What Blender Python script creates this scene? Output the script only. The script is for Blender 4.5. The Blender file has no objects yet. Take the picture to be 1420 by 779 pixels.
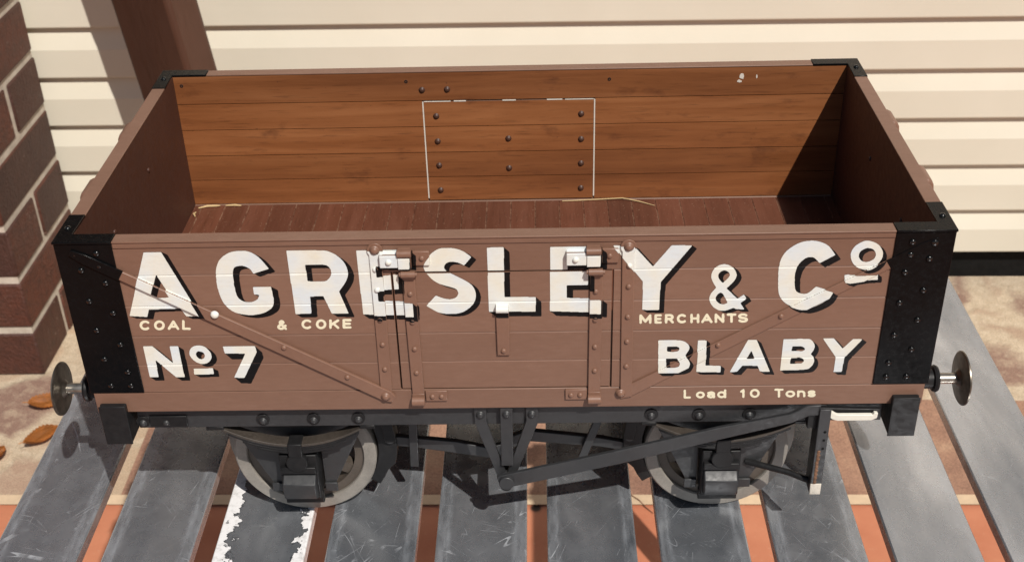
import bpy, bmesh, math, random
import numpy as np
from mathutils import Vector, Matrix
from mathutils.bvhtree import BVHTree

random.seed(7)
scene = bpy.context.scene
COL = scene.collection

# ------------------------------------------------------------------ camera
BENCH = 0.775                      # top of the bench above the ground
DZ = 0.909                         # wagon datum (underside of the brown side rail) above the ground
CAMP = (0.027104, -0.740151, 0.573876)
PITCH, YAW, ROLL, FPX = 0.557463, 0.0275895, 0.0281968, 1719.957


def cam_axes():
    cp, sp = math.cos(PITCH), math.sin(PITCH)
    rz = Matrix.Rotation(YAW, 3, 'Z')
    right = rz @ Vector((1, 0, 0)); fwd = rz @ Vector((0, cp, -sp)); down = rz @ Vector((0, -sp, -cp))
    c, s = math.cos(ROLL), math.sin(ROLL)
    return c * right + s * down, -s * right + c * down, fwd


AX_R, AX_D, AX_F = cam_axes()
cam = bpy.data.cameras.new('camera')
cam_o = bpy.data.objects.new('camera', cam)
COL.objects.link(cam_o)
m = Matrix((AX_R, -AX_D, -AX_F)).transposed().to_4x4()
m.translation = Vector(CAMP) + Vector((0, 0, DZ))
cam_o.matrix_world = m
cam.sensor_width = 36.0
cam.lens = 36.0 * FPX / 1420.0
cam.clip_start = 0.02
cam.clip_end = 500.0
cam.dof.use_dof = True
cam.dof.focus_distance = 0.96
cam.dof.aperture_fstop = 20.0
scene.camera = cam_o


def P(px, py, y):
    """a pixel of the photograph on the plane y = const of the wagon -> (x, z) in wagon coordinates"""
    d = AX_R * ((px - 710) / FPX) + AX_D * ((py - 389.5) / FPX) + AX_F
    t = (y - CAMP[1]) / d.y
    return CAMP[0] + t * d.x, CAMP[2] + t * d.z


# ------------------------------------------------------------------ light
SUN = Vector((-0.385, 0.725, -1.0)).normalized()
world = bpy.data.worlds.new('World')
scene.world = world
world.use_nodes = True
nt = world.node_tree
sky = nt.nodes.new('ShaderNodeTexSky')
sky.sky_type = 'NISHITA'
sky.sun_disc = False
sky.sun_elevation = math.asin(-SUN.z)
sky.sun_rotation = math.atan2(-SUN.x, -SUN.y)
nt.links.new(sky.outputs[0], nt.nodes['Background'].inputs[0])
nt.nodes['Background'].inputs[1].default_value = 0.05
sl = bpy.data.lights.new('sun', 'SUN')
sl.energy = 4.6
sl.angle = math.radians(0.55)
sl.color = (1.0, 0.95, 0.88)
so = bpy.data.objects.new('sun', sl)
so.rotation_euler = SUN.to_track_quat('-Z', 'Y').to_euler()
so.location = (2, -4, 6)
COL.objects.link(so)
vs = scene.view_settings
vs.view_transform = 'Standard'
vs.look = 'None'
vs.gamma = 1.0
vs.use_curve_mapping = False
vs.exposure = 0.0


# ------------------------------------------------------------------ materials
class NT:
    def __init__(s, name):
        s.m = bpy.data.materials.new(name)
        s.m.use_nodes = True
        s.t = s.m.node_tree
        s.b = s.t.nodes['Principled BSDF']

    def n(s, typ, **kw):
        nd = s.t.nodes.new(typ)
        for k, v in kw.items():
            if k.startswith('i_'):
                key = k[2:]
                nd.inputs[int(key) if key.isdigit() else key].default_value = v
            else:
                setattr(nd, k, v)
        return nd

    def l(s, a, b):
        s.t.links.new(a, b)

    def coord(s, scale=(1, 1, 1), rot=(0, 0, 0), loc=(0, 0, 0), kind='Object'):
        tc = s.n('ShaderNodeTexCoord')
        mp = s.n('ShaderNodeMapping')
        mp.inputs['Scale'].default_value = scale
        mp.inputs['Rotation'].default_value = rot
        mp.inputs['Location'].default_value = loc
        s.l(tc.outputs[kind], mp.inputs[0])
        return mp.outputs[0]

    def noise(s, vec, scale, detail=4, rough=0.55, dist=0.0):
        nd = s.n('ShaderNodeTexNoise')
        nd.inputs['Scale'].default_value = scale
        nd.inputs['Detail'].default_value = detail
        nd.inputs['Roughness'].default_value = rough
        nd.inputs['Distortion'].default_value = dist
        s.l(vec, nd.inputs['Vector'])
        return nd.outputs['Fac']

    def ramp(s, fac, stops, interp='LINEAR'):
        r = s.n('ShaderNodeValToRGB')
        r.color_ramp.interpolation = interp
        e = r.color_ramp.elements
        while len(e) < len(stops):
            e.new(0.5)
        for k, (p, c) in zip(e, stops):
            k.position = p
            k.color = (c, c, c, 1) if not isinstance(c, (tuple, list)) else (*c, 1)
        s.l(fac, r.inputs[0])
        return r.outputs[0]

    def mix(s, fac, a, b, mode='MIX'):
        nd = s.n('ShaderNodeMix', data_type='RGBA', blend_type=mode)
        for sock, v in ((nd.inputs[0], fac), (nd.inputs[6], a), (nd.inputs[7], b)):
            if hasattr(v, 'links'):
                s.l(v, sock)
            elif isinstance(v, (int, float)):
                sock.default_value = v
            else:
                sock.default_value = (*v, 1)
        return nd.outputs[2]

    def math(s, op, a, b=0.0):
        nd = s.n('ShaderNodeMath', operation=op)
        for sock, v in ((nd.inputs[0], a), (nd.inputs[1], b)):
            if hasattr(v, 'links'):
                s.l(v, sock)
            else:
                sock.default_value = v
        return nd.outputs[0]

    def color(s, v):
        if hasattr(v, 'links'):
            s.l(v, s.b.inputs['Base Color'])
        else:
            s.b.inputs['Base Color'].default_value = (*v, 1)

    def rough(s, v):
        if hasattr(v, 'links'):
            s.l(v, s.b.inputs['Roughness'])
        else:
            s.b.inputs['Roughness'].default_value = v

    def bump(s, h, strength, dist=0.001):
        nd = s.n('ShaderNodeBump')
        nd.inputs['Strength'].default_value = strength
        nd.inputs['Distance'].default_value = dist
        s.l(h, nd.inputs['Height'])
        s.l(nd.outputs[0], s.b.inputs['Normal'])

    def set(s, **kw):
        for k, v in kw.items():
            s.b.inputs[k.replace('_', ' ')].default_value = v


def worn_paint(name, col, var=0.12, rough=0.5, bump=0.15, scale=1.0, chips=None, coat=0.0, streak=(1, 1, 1)):
    """brushed paint: slow tone drift, brush grain, a few pale chips and dust specks"""
    g = NT(name)
    v = g.coord(kind='Object', scale=streak)
    a = g.noise(v, 14 * scale, 5)
    b = g.noise(v, 160 * scale, 4)
    f = g.math('ADD', g.math('MULTIPLY', a, 0.65), g.math('MULTIPLY', b, 0.35))
    lo = tuple(c * (1 - var) for c in col)
    hi = tuple(min(1, c * (1 + var)) for c in col)
    c = g.ramp(f, [(0.3, lo), (0.7, hi)])
    if chips:
        v2 = g.coord(kind='Object')
        ch = g.noise(v2, 420 * scale, 3, 0.7)
        mk = g.ramp(ch, [(0.715, 0.0), (0.75, 1.0)])
        ar = g.ramp(g.noise(v2, 22 * scale, 2), [(0.5, 0.0), (0.66, 1.0)])
        c = g.mix(g.math('MULTIPLY', g.math('MULTIPLY', mk, ar), 0.8), c, chips)
    g.color(c)
    g.rough(g.ramp(b, [(0.3, rough - 0.08), (0.7, min(1, rough + 0.1))]))
    g.bump(b, bump, 0.0006)
    g.set(Coat_Weight=coat, Coat_Roughness=0.25)
    return g.m


M = {}
def body_paint():
    g = NT('brown_body_paint')
    v = g.coord(scale=(0.25, 1, 1))
    o = g.coord()
    a = g.noise(g.coord(scale=(0.5, 1, 1)), 12, 5)
    b = g.noise(v, 330, 3, 0.6)
    f = g.math('ADD', g.math('MULTIPLY', a, 0.6), g.math('MULTIPLY', b, 0.4))
    c = g.ramp(f, [(0.30, (0.170, 0.089, 0.058)), (0.5, (0.194, 0.104, 0.069)), (0.72, (0.226, 0.127, 0.088))])
    tc = g.n('ShaderNodeTexCoord')
    sx = g.n('ShaderNodeSeparateXYZ')
    g.l(tc.outputs['Object'], sx.inputs[0])
    wn = g.n('ShaderNodeTexWhiteNoise', noise_dimensions='1D')
    g.l(g.math('FLOOR', g.math('MULTIPLY', g.math('SUBTRACT', sx.outputs[2], 0.0187), 1 / 0.02555)), wn.inputs['W'])
    c = g.mix(1.0, c, g.ramp(wn.outputs[0], [(0.0, 0.94), (1.0, 1.06)]), 'MULTIPLY')
    ar = g.ramp(g.noise(o, 20, 3), [(0.46, 0.0), (0.62, 1.0)])
    ch = g.ramp(g.noise(o, 480, 3, 0.75), [(0.70, 0.0), (0.745, 0.85)])
    c = g.mix(g.math('MULTIPLY', ch, ar), c, (0.40, 0.27, 0.20))
    dk = g.ramp(g.noise(g.coord(scale=(0.6, 1, 1), loc=(3, 1, 2)), 300, 3, 0.75), [(0.72, 0.0), (0.76, 0.8)])
    c = g.mix(g.math('MULTIPLY', dk, g.ramp(g.noise(g.coord(loc=(5, 2, 0)), 17, 3), [(0.5, 0.0), (0.62, 1.0)])), c, (0.055, 0.028, 0.018))
    g.color(c)
    g.rough(g.ramp(a, [(0.3, 0.42), (0.7, 0.58)]))
    g.bump(b, 0.16, 0.0006)
    return g.m


M['brown'] = body_paint()
M['brown_plain'] = worn_paint('brown_paint', (0.196, 0.104, 0.068), 0.10, 0.5, 0.12, 1.0, (0.42, 0.27, 0.19), 0.0, (0.35, 1, 1))
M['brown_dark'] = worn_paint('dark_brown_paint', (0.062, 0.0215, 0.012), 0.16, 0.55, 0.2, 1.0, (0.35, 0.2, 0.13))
M['iron_brown'] = worn_paint('brown_painted_iron', (0.196, 0.104, 0.069), 0.10, 0.42, 0.12, 2.0, (0.42, 0.27, 0.19))
M['black'] = worn_paint('black_gloss_paint', (0.0042, 0.0042, 0.0045), 0.3, 0.22, 0.05, 2.0)
M['black'].node_tree.nodes['Principled BSDF'].inputs['Specular IOR Level'].default_value = 0.10
M['black_knob'] = worn_paint('black_gloss_rivet', (0.004, 0.004, 0.004), 0.3, 0.2, 0.03, 2.0)
M['frame'] = worn_paint('dusty_black_paint', (0.027, 0.0275, 0.029), 0.28, 0.45, 0.15, 1.5)
M['frame_dark'] = worn_paint('black_underframe_paint', (0.0135, 0.0133, 0.0138), 0.4, 0.42, 0.12, 1.5)
M['frame_dark'].node_tree.nodes['Principled BSDF'].inputs['Specular IOR Level'].default_value = 0.22
M['dusty'] = worn_paint('dusty_iron', (0.075, 0.060, 0.048), 0.35, 0.6, 0.4, 3.0)
M['spring'] = worn_paint('dusty_spring_steel', (0.050, 0.040, 0.032), 0.4, 0.55, 0.4, 3.0, (0.2, 0.16, 0.12))
M['tyre'] = worn_paint('dull_wheel_steel', (0.225, 0.205, 0.18), 0.28, 0.5, 0.35, 4.0, (0.06, 0.05, 0.04))
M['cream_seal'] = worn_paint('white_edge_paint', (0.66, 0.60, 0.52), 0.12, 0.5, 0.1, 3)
M['white_iron'] = worn_paint('white_painted_iron', (0.72, 0.70, 0.61), 0.10, 0.4, 0.2, 3, (0.3, 0.25, 0.2))


def steel(name, col, rough):
    g = NT(name)
    v = g.coord()
    n = g.noise(v, 160, 4)
    g.color(g.ramp(n, [(0.35, tuple(c * 0.55 for c in col)), (0.65, col)]))
    g.rough(rough)
    g.set(Metallic=0.85)
    return g.m


M['steel'] = steel('bare_steel', (0.42, 0.39, 0.34), 0.34)
M['buffer_steel'] = steel('dark_buffer_steel', (0.20, 0.175, 0.145), 0.36)


def letter_white():
    g = NT('white_signwriting_paint')
    v = g.coord(scale=(1, 1, 1))
    a = g.noise(v, 32, 3)
    b = g.noise(g.coord(scale=(0.3, 1, 1)), 420, 3)
    c = g.ramp(a, [(0.36, (0.64, 0.69, 0.71)), (0.52, (0.70, 0.71, 0.66)), (0.70, (0.71, 0.68, 0.57))])
    c = g.mix(g.ramp(b, [(0.25, 0.22), (0.5, 0.0)]), c, (0.52, 0.47, 0.40))
    g.color(c)
    g.rough(0.6)
    g.set(Specular_IOR_Level=0.3)
    g.bump(b, 0.12, 0.0004)
    return g.m


M['letter'] = letter_white()
M['letter_shade'] = worn_paint('black_signwriting_paint', (0.0055, 0.0055, 0.006), 0.3, 0.4, 0.05, 2)
M['letter_shade'].node_tree.nodes['Principled BSDF'].inputs['Specular IOR Level'].default_value = 0.15
M['letter_cream'] = worn_paint('cream_signwriting_paint', (0.76, 0.705, 0.52), 0.08, 0.45, 0.1, 2)


def wood(name, c0, c1, c2, axis, rough):
    """varnished boards: long grain, dark pores and soft blotches"""
    g = NT(name)
    sc = [1, 1, 1]; sc[axis] = 0.06
    v = g.coord(scale=tuple(sc))
    a = g.noise(v, 90, 5, 0.6, 0.6)
    sc2 = [1, 1, 1]; sc2[axis] = 0.07
    p = g.noise(g.coord(scale=tuple(sc2)), 520, 3, 0.6)
    sc3 = [1, 1, 1]; sc3[axis] = 0.3
    bl = g.noise(g.coord(scale=tuple(sc3)), 13, 4)
    f = g.math('ADD', g.math('MULTIPLY', a, 0.5), g.math('MULTIPLY', bl, 0.5))
    c = g.ramp(f, [(0.32, c0), (0.5, c1), (0.68, c2)])
    c = g.mix(g.ramp(p, [(0.56, 0.0), (0.72, 0.4)]), c, tuple(x * 0.4 for x in c0))
    g.color(c)
    g.rough(g.ramp(a, [(0.3, rough), (0.7, rough + 0.15)]))
    g.bump(p, 0.12, 0.0005)
    return g


def wall_wood():
    g = wood('varnished_red_brown_wood', (0.145, 0.047, 0.015), (0.225, 0.077, 0.024), (0.305, 0.115, 0.039), 0, 0.42)
    base = g.b.inputs['Base Color'].links[0].from_socket
    tc = g.n('ShaderNodeTexCoord')
    sx = g.n('ShaderNodeSeparateXYZ')
    g.l(tc.outputs['Object'], sx.inputs[0])
    wn = g.n('ShaderNodeTexWhiteNoise', noise_dimensions='1D')
    g.l(g.math('FLOOR', g.math('MULTIPLY', g.math('SUBTRACT', sx.outputs[2], 0.0187), 1 / 0.0255)), wn.inputs['W'])
    c = g.mix(1.0, base, g.ramp(wn.outputs[0], [(0.0, 0.90), (1.0, 1.07)]), 'MULTIPLY')
    # handling stains and knocks
    st = g.ramp(g.noise(g.coord(scale=(0.5, 1, 1)), 46, 4, 0.65), [(0.60, 0.0), (0.74, 0.55)])
    c = g.mix(st, c, (0.075, 0.022, 0.008))
    kn = g.ramp(g.noise(tc.outputs['Object'], 330, 3, 0.7), [(0.70, 0.0), (0.74, 0.7)])
    c = g.mix(kn, c, (0.05, 0.018, 0.008))
    g.color(c)
    return g.m


M['wood'] = wall_wood()


def floor_wood():
    g = wood('stained_red_brown_floor', (0.080, 0.027, 0.014), (0.112, 0.038, 0.020), (0.150, 0.056, 0.032), 1, 0.42)
    base = g.b.inputs['Base Color'].links[0].from_socket
    # each board has a tone of its own
    tc = g.n('ShaderNodeTexCoord')
    sx = g.n('ShaderNodeSeparateXYZ')
    g.l(tc.outputs['Object'], sx.inputs[0])
    fl = g.math('FLOOR', g.math('MULTIPLY', sx.outputs[0], 1 / 0.0226))
    wn = g.n('ShaderNodeTexWhiteNoise', noise_dimensions='1D')
    g.l(fl, wn.inputs['W'])
    tone = g.ramp(wn.outputs[0], [(0.0, 0.82), (1.0, 1.14)])
    c = g.mix(1.0, base, tone, 'MULTIPLY')
    fr = g.math('FRACT', g.math('ADD', g.math('MULTIPLY', sx.outputs[0], 1 / 0.0226), 0.03))
    seam = g.math('MULTIPLY', g.math('LESS_THAN', fr, 0.055), g.ramp(g.noise(tc.outputs['Object'], 150, 4, 0.7), [(0.42, 0.0), (0.6, 0.55)]))
    c = g.mix(seam, c, (0.33, 0.20, 0.13))
    dust = g.ramp(g.noise(tc.outputs['Object'], 700, 2, 0.6), [(0.69, 0.0), (0.73, 0.75)])
    c = g.mix(dust, c, (0.40, 0.27, 0.18))
    g.color(c)
    return g.m


M['floor'] = floor_wood()


def slat_mat(name, chipped=False, tone=1.0, wear=1.0):
    """grey powder coat on metal, scuffed and scratched by use"""
    g = NT(name)
    tc = g.n('ShaderNodeTexCoord')
    geo = g.n('ShaderNodeNewGeometry')
    obj = g.n('ShaderNodeObjectInfo')
    vec = g.n('ShaderNodeVectorMath', operation='ADD')
    g.l(tc.outputs['Object'], vec.inputs[0])
    sh = g.n('ShaderNodeVectorMath', operation='SCALE')
    sh.inputs[3].default_value = 1.0
    comb = g.n('ShaderNodeCombineXYZ')
    g.l(g.math('MULTIPLY', obj.outputs['Random'], 7.0), comb.inputs[0])
    g.l(g.math('MULTIPLY', obj.outputs['Random'], 3.0), comb.inputs[1])
    g.l(comb.outputs[0], vec.inputs[1])
    v = vec.outputs[0]
    mpl = g.n('ShaderNodeMapping')
    mpl.inputs['Scale'].default_value = (1, 0.35, 1)
    g.l(v, mpl.inputs[0])
    a = g.noise(mpl.outputs[0], 15, 4, 0.55, 0.4)
    b = g.noise(v, 55, 3, 0.6)
    f = g.math('ADD', g.math('MULTIPLY', a, 0.86), g.math('MULTIPLY', b, 0.14))
    c = g.ramp(f, [(0.30, (0.235 * tone, 0.258 * tone, 0.292 * tone)), (0.5, (0.375 * tone, 0.397 * tone, 0.430 * tone)), (0.72, (0.60 * tone, 0.625 * tone, 0.665 * tone))])
    # fine scratches: thin iso-lines of stretched noise, in three directions
    tot = None
    for k, (rz, st, thr, sc) in enumerate(((0.5, 9.0, 0.0030, 50), (-0.8, 11.0, 0.0026, 44), (1.35, 10.0, 0.0028, 62), (2.5, 14.0, 0.0022, 56), (-0.25, 12.0, 0.0024, 38), (0.9, 16.0, 0.0024, 90))):
        mp = g.n('ShaderNodeMapping', vector_type='TEXTURE')
        mp.inputs['Rotation'].default_value = (0, 0, rz)
        mp.inputs['Scale'].default_value = (1, st, 1)
        mp.inputs['Location'].default_value = (k * 1.7, k * 0.9, 0)
        g.l(v, mp.inputs[0])
        nn = g.noise(mp.outputs[0], sc, 1, 0.5, 0.15)
        line = g.math('LESS_THAN', g.math('ABSOLUTE', g.math('SUBTRACT', nn, 0.5)), thr)
        brk = g.ramp(g.noise(v, 17 + 7 * k, 3, 0.7), [(0.53, 0.0), (0.68, 1.0)])
        line = g.math('MULTIPLY', line, brk)
        tot = line if tot is None else g.math('MAXIMUM', tot, line)
    speck = g.ramp(g.noise(v, 420, 3, 0.7), [(0.71, 0.0), (0.76, 1.0)])
    tot = g.math('MAXIMUM', tot, g.math('MULTIPLY', speck, g.ramp(g.noise(v, 21, 3), [(0.47, 0.0), (0.6, 0.9)])))
    # rubbed along both long edges
    sx = g.n('ShaderNodeSeparateXYZ')
    g.l(tc.outputs['Object'], sx.inputs[0])
    ax = g.math('ABSOLUTE', sx.outputs[0])
    sy = g.n('ShaderNodeMapping')
    sy.inputs['Scale'].default_value = (1, 0.16, 1)
    g.l(v, sy.inputs[0])
    rub = g.math('MULTIPLY', g.ramp(ax, [(0.0245, 0.0), (0.029, 1.0), (0.0315, 0.3), (0.036, 0.55)]), g.ramp(g.noise(sy.outputs[0], 210, 4, 0.7), [(0.36, 0.0), (0.62, 1.0)]))
    c = g.mix(g.math('MULTIPLY', rub, 0.75 * wear), c, (0.50, 0.53, 0.57))
    c = g.mix(g.math('MULTIPLY', tot, 0.42 * wear), c, (0.74, 0.76, 0.79))
    if chipped:
        # the grey coat has flaked off along both edges down to white
        fn = g.math('SUBTRACT', g.noise(tc.outputs['Object'], 85, 5, 0.62), 0.5)
        w = g.math('ADD', ax, g.math('MULTIPLY', fn, 0.042))
        ysq = g.math('MULTIPLY', g.math('ADD', sx.outputs[1], 0.04), 0.028)
        left = g.math('MULTIPLY', g.math('LESS_THAN', sx.outputs[0], 0.0), 0.0045)
        mk = g.math('GREATER_THAN', g.math('SUBTRACT', g.math('ADD', w, left), ysq), 0.0318)
        half = g.math('GREATER_THAN', g.math('SUBTRACT', g.math('ADD', w, left), ysq), 0.0298)
        c = g.mix(g.math('MULTIPLY', half, g.ramp(b, [(0.35, 0.15), (0.6, 0.75)])), c, (0.10, 0.105, 0.115))
        c = g.mix(mk, c, g.ramp(g.noise(tc.outputs['Object'], 130, 4, 0.7), [(0.30, (0.56, 0.55, 0.54)), (0.5, (0.80, 0.79, 0.79))]))
    g.color(c)
    g.rough(g.ramp(b, [(0.3, 0.20), (0.7, 0.33)]))
    g.bump(b, 0.03, 0.0005)
    g.set(IOR=1.5)
    if chipped:
        g.l(g.math('MULTIPLY', g.math('SUBTRACT', 1.0, mk), 0.78), g.b.inputs['Metallic'])
    else:
        g.l(g.math('MULTIPLY', g.math('SUBTRACT', 1.0, g.math('MULTIPLY', g.math('MAXIMUM', tot, g.math('MULTIPLY', rub, 0.8)), 0.5 * wear)), 0.78), g.b.inputs['Metallic'])
    return g.m


M['slat'] = slat_mat('scuffed_grey_coating')
M['slat_smooth_sheen'] = slat_mat('smoother_grey_wall_sheen', False, 1.12, 0.35)  # fewer scratches; the lighter tone paints the wall's reflection into the colour
M['slat_chipped'] = slat_mat('flaking_grey_coating_over_white', True)


def wall_mat():
    g = NT('cream_wall_paint')
    v = g.coord()
    c = g.ramp(g.noise(v, 3.5, 5), [(0.3, (0.645, 0.602, 0.490)), (0.7, (0.695, 0.652, 0.540))])
    d = g.ramp(g.noise(g.coord(scale=(1, 1, 6)), 60, 3, 0.6), [(0.72, 0.0), (0.8, 0.35)])
    g.color(g.mix(d, c, (0.45, 0.37, 0.27)))
    g.rough(0.55)
    return g.m


M['cladding'] = wall_mat()


def matte_black():
    g = NT('matte_near_black')
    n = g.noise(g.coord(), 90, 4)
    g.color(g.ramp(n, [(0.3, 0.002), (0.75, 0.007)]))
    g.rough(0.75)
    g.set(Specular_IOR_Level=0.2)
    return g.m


M['matte_black'] = matte_black()


def brick_mat():
    g = NT('dark_clinker_brick')
    geo = g.n('ShaderNodeNewGeometry')
    v = g.coord()
    a = g.noise(v, 12, 5)
    b = g.noise(v, 150, 4, 0.6)
    r = geo.outputs['Random Per Island']
    base = g.ramp(r, [(0.0, (0.046, 0.017, 0.012)), (0.5, (0.070, 0.021, 0.012)), (1.0, (0.125, 0.033, 0.016))])
    c = g.mix(g.ramp(a, [(0.35, 0.0), (0.7, 0.6)]), base, (0.080, 0.034, 0.022))
    c = g.mix(g.ramp(g.noise(v, 48, 5, 0.7), [(0.46, 0.0), (0.68, 0.6)]), c, (0.034, 0.012, 0.008))
    sp = g.ramp(g.noise(v, 70, 4, 0.7), [(0.62, 0.0), (0.70, 0.8)])
    c = g.mix(g.math('MULTIPLY', sp, g.ramp(g.noise(v, 11, 3), [(0.48, 0.0), (0.6, 1.0)])), c, (0.34, 0.24, 0.19))
    g.color(c)
    g.rough(0.6)
    g.bump(g.math('ADD', b, g.noise(v, 40, 4, 0.7)), 0.7, 0.006)
    return g.m


def mortar_mat():
    g = NT('pale_mortar')
    v = g.coord()
    a = g.noise(v, 26, 6, 0.7)
    b = g.noise(v, 120, 4)
    g.color(g.ramp(a, [(0.3, (0.40, 0.345, 0.28)), (0.7, (0.62, 0.555, 0.46))]))
    g.rough(0.9)
    g.bump(b, 0.5, 0.002)
    return g.m


M['brick'] = brick_mat()
M['mortar'] = mortar_mat()
M['post'] = worn_paint('red_brown_timber_stain', (0.066, 0.029, 0.017), 0.22, 0.5, 0.25, 0.6, None, 0.0, (1, 1, 0.2))


def stone_mat():
    """random stone paving: rounded brown and purple stones in a wide sandy joint"""
    g = NT('random_stone_paving')
    v = g.coord(kind='Object')
    wob = g.n('ShaderNodeTexNoise')
    wob.inputs['Scale'].default_value = 9
    wob.inputs['Detail'].default_value = 3
    g.l(v, wob.inputs['Vector'])
    ad = g.n('ShaderNodeVectorMath', operation='MULTIPLY_ADD')
    g.l(wob.outputs['Color'], ad.inputs[0])
    ad.inputs[1].default_value = (0.10, 0.10, 0.0)
    g.l(v, ad.inputs[2])
    vo = g.n('ShaderNodeTexVoronoi', feature='DISTANCE_TO_EDGE')
    vo.inputs['Scale'].default_value = 6.2
    g.l(ad.outputs[0], vo.inputs['Vector'])
    vc = g.n('ShaderNodeTexVoronoi', feature='F1')
    vc.inputs['Scale'].default_value = 6.2
    g.l(ad.outputs[0], vc.inputs['Vector'])
    sx = g.n('ShaderNodeSeparateColor')
    g.l(vc.outputs['Color'], sx.inputs[0])
    fine = g.noise(v, 38, 6, 0.65)
    stone = g.ramp(sx.outputs[0], [(0.0, (0.185, 0.105, 0.082)), (0.4, (0.30, 0.19, 0.135)), (0.7, (0.45, 0.33, 0.22)), (1.0, (0.30, 0.185, 0.14))])
    stone = g.mix(g.ramp(fine, [(0.46, 0.0), (0.66, 0.6)]), stone, (0.46, 0.355, 0.25))
    grit = g.ramp(g.noise(v, 330, 3, 0.7), [(0.36, 0.72), (0.5, 1.0), (0.66, 1.22)])
    sand = g.ramp(g.noise(v, 60, 5), [(0.3, (0.43, 0.335, 0.23)), (0.7, (0.54, 0.44, 0.32))])
    edge = g.math('ADD', vo.outputs['Distance'], g.math('MULTIPLY', g.math('SUBTRACT', fine, 0.5), 0.22))
    c = g.mix(g.ramp(edge, [(0.05, 0.0), (0.13, 1.0)]), sand, stone)
    c = g.mix(1.0, c, grit, 'MULTIPLY')
    g.color(c)
    g.rough(0.85)
    g.bump(g.math('ADD', fine, g.ramp(edge, [(0.02, 0.0), (0.12, 1.0)])), 0.4, 0.004)
    return g.m


def terra_mat():
    g = NT('terracotta_tile')
    v = g.coord(kind='Object')
    a = g.noise(v, 9, 5)
    b = g.noise(v, 120, 4)
    c = g.ramp(a, [(0.3, (0.41, 0.138, 0.070)), (0.7, (0.51, 0.200, 0.108))])
    c = g.mix(g.ramp(b, [(0.62, 0.0), (0.75, 0.35)]), c, (0.55, 0.33, 0.22))
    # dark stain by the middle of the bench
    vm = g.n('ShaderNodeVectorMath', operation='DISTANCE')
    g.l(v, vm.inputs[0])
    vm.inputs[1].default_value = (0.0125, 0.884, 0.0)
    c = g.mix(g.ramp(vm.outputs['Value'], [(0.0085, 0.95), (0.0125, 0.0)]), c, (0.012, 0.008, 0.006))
    g.color(c)
    g.rough(0.7)
    g.bump(b, 0.2, 0.002)
    return g.m


M['stone'] = stone_mat()
M['terracotta'] = terra_mat()
M['sandstrip'] = worn_paint('sandy_mortar', (0.56, 0.42, 0.28), 0.18, 0.9, 0.5, 0.6)
M['leaf'] = worn_paint('dry_orange_leaf', (0.42, 0.150, 0.030), 0.5, 0.6, 0.4, 2.0, (0.16, 0.06, 0.015))
M['straw'] = worn_paint('pale_dry_straw', (0.50, 0.36, 0.18), 0.2, 0.6, 0.2, 3.0)
M['twig'] = worn_paint('dark_dry_twig', (0.16, 0.075, 0.04), 0.2, 0.7, 0.3, 3.0)


# ------------------------------------------------------------------ mesh helpers
def mk(name, bm, mats, parent=None, loc=None, smooth=True, bevel=0.0, angle=35, seg=2):
    me = bpy.data.meshes.new(name)
    bmesh.ops.recalc_face_normals(bm, faces=bm.faces)
    bm.to_mesh(me)
    bm.free()
    if not isinstance(mats, (list, tuple)):
        mats = [mats]
    for mm in mats:
        me.materials.append(mm)
    o = bpy.data.objects.new(name, me)
    COL.objects.link(o)
    if parent is not None:
        o.parent = parent
    if loc is not None:
        o.location = loc
    if smooth:
        me.shade_smooth()
        me.set_sharp_from_angle(angle=math.radians(angle))
    if bevel:
        md = o.modifiers.new('bevel', 'BEVEL')
        md.width = bevel
        md.segments = seg
        md.limit_method = 'ANGLE'
        md.angle_limit = math.radians(40)
        md.harden_normals = False
    return o


def box(bm, x0, x1, y0, y1, z0, z1, mi=0):
    vv = [bm.verts.new((x, y, z)) for z in (z0, z1) for y in (y0, y1) for x in (x0, x1)]
    for f in ((0, 2, 3, 1), (4, 5, 7, 6), (0, 1, 5, 4), (2, 6, 7, 3), (0, 4, 6, 2), (1, 3, 7, 5)):
        bm.faces.new([vv[i] for i in f]).material_index = mi
    return vv


def prism(bm, pts, axis, a, b, mi=0):
    """closed outline pts (two coordinates) extruded along axis from a to b"""
    def put(p, t):
        if axis == 0:
            return (t, p[0], p[1])
        if axis == 1:
            return (p[0], t, p[1])
        return (p[0], p[1], t)
    A = [bm.verts.new(put(p, a)) for p in pts]
    B = [bm.verts.new(put(p, b)) for p in pts]
    n = len(pts)
    bm.faces.new(A).material_index = mi
    bm.faces.new(B[::-1]).material_index = mi
    for i in range(n):
        bm.faces.new((A[i], B[i], B[(i + 1) % n], A[(i + 1) % n])).material_index = mi


def frame_of(d):
    d = d.normalized()
    u = d.orthogonal().normalized()
    return u, d.cross(u)


def cyl(bm, p, q, r, r2=None, n=20, cap=True, mi=0):
    p, q = Vector(p), Vector(q)
    r2 = r if r2 is None else r2
    u, w = frame_of(q - p)
    A, B = [], []
    for i in range(n):
        t = 2 * math.pi * i / n
        k = u * math.cos(t) + w * math.sin(t)
        A.append(bm.verts.new(p + k * r)); B.append(bm.verts.new(q + k * r2))
    for i in range(n):
        bm.faces.new((A[i], A[(i + 1) % n], B[(i + 1) % n], B[i])).material_index = mi
    if cap:
        bm.faces.new(A[::-1]).material_index = mi
        bm.faces.new(B).material_index = mi


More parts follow.
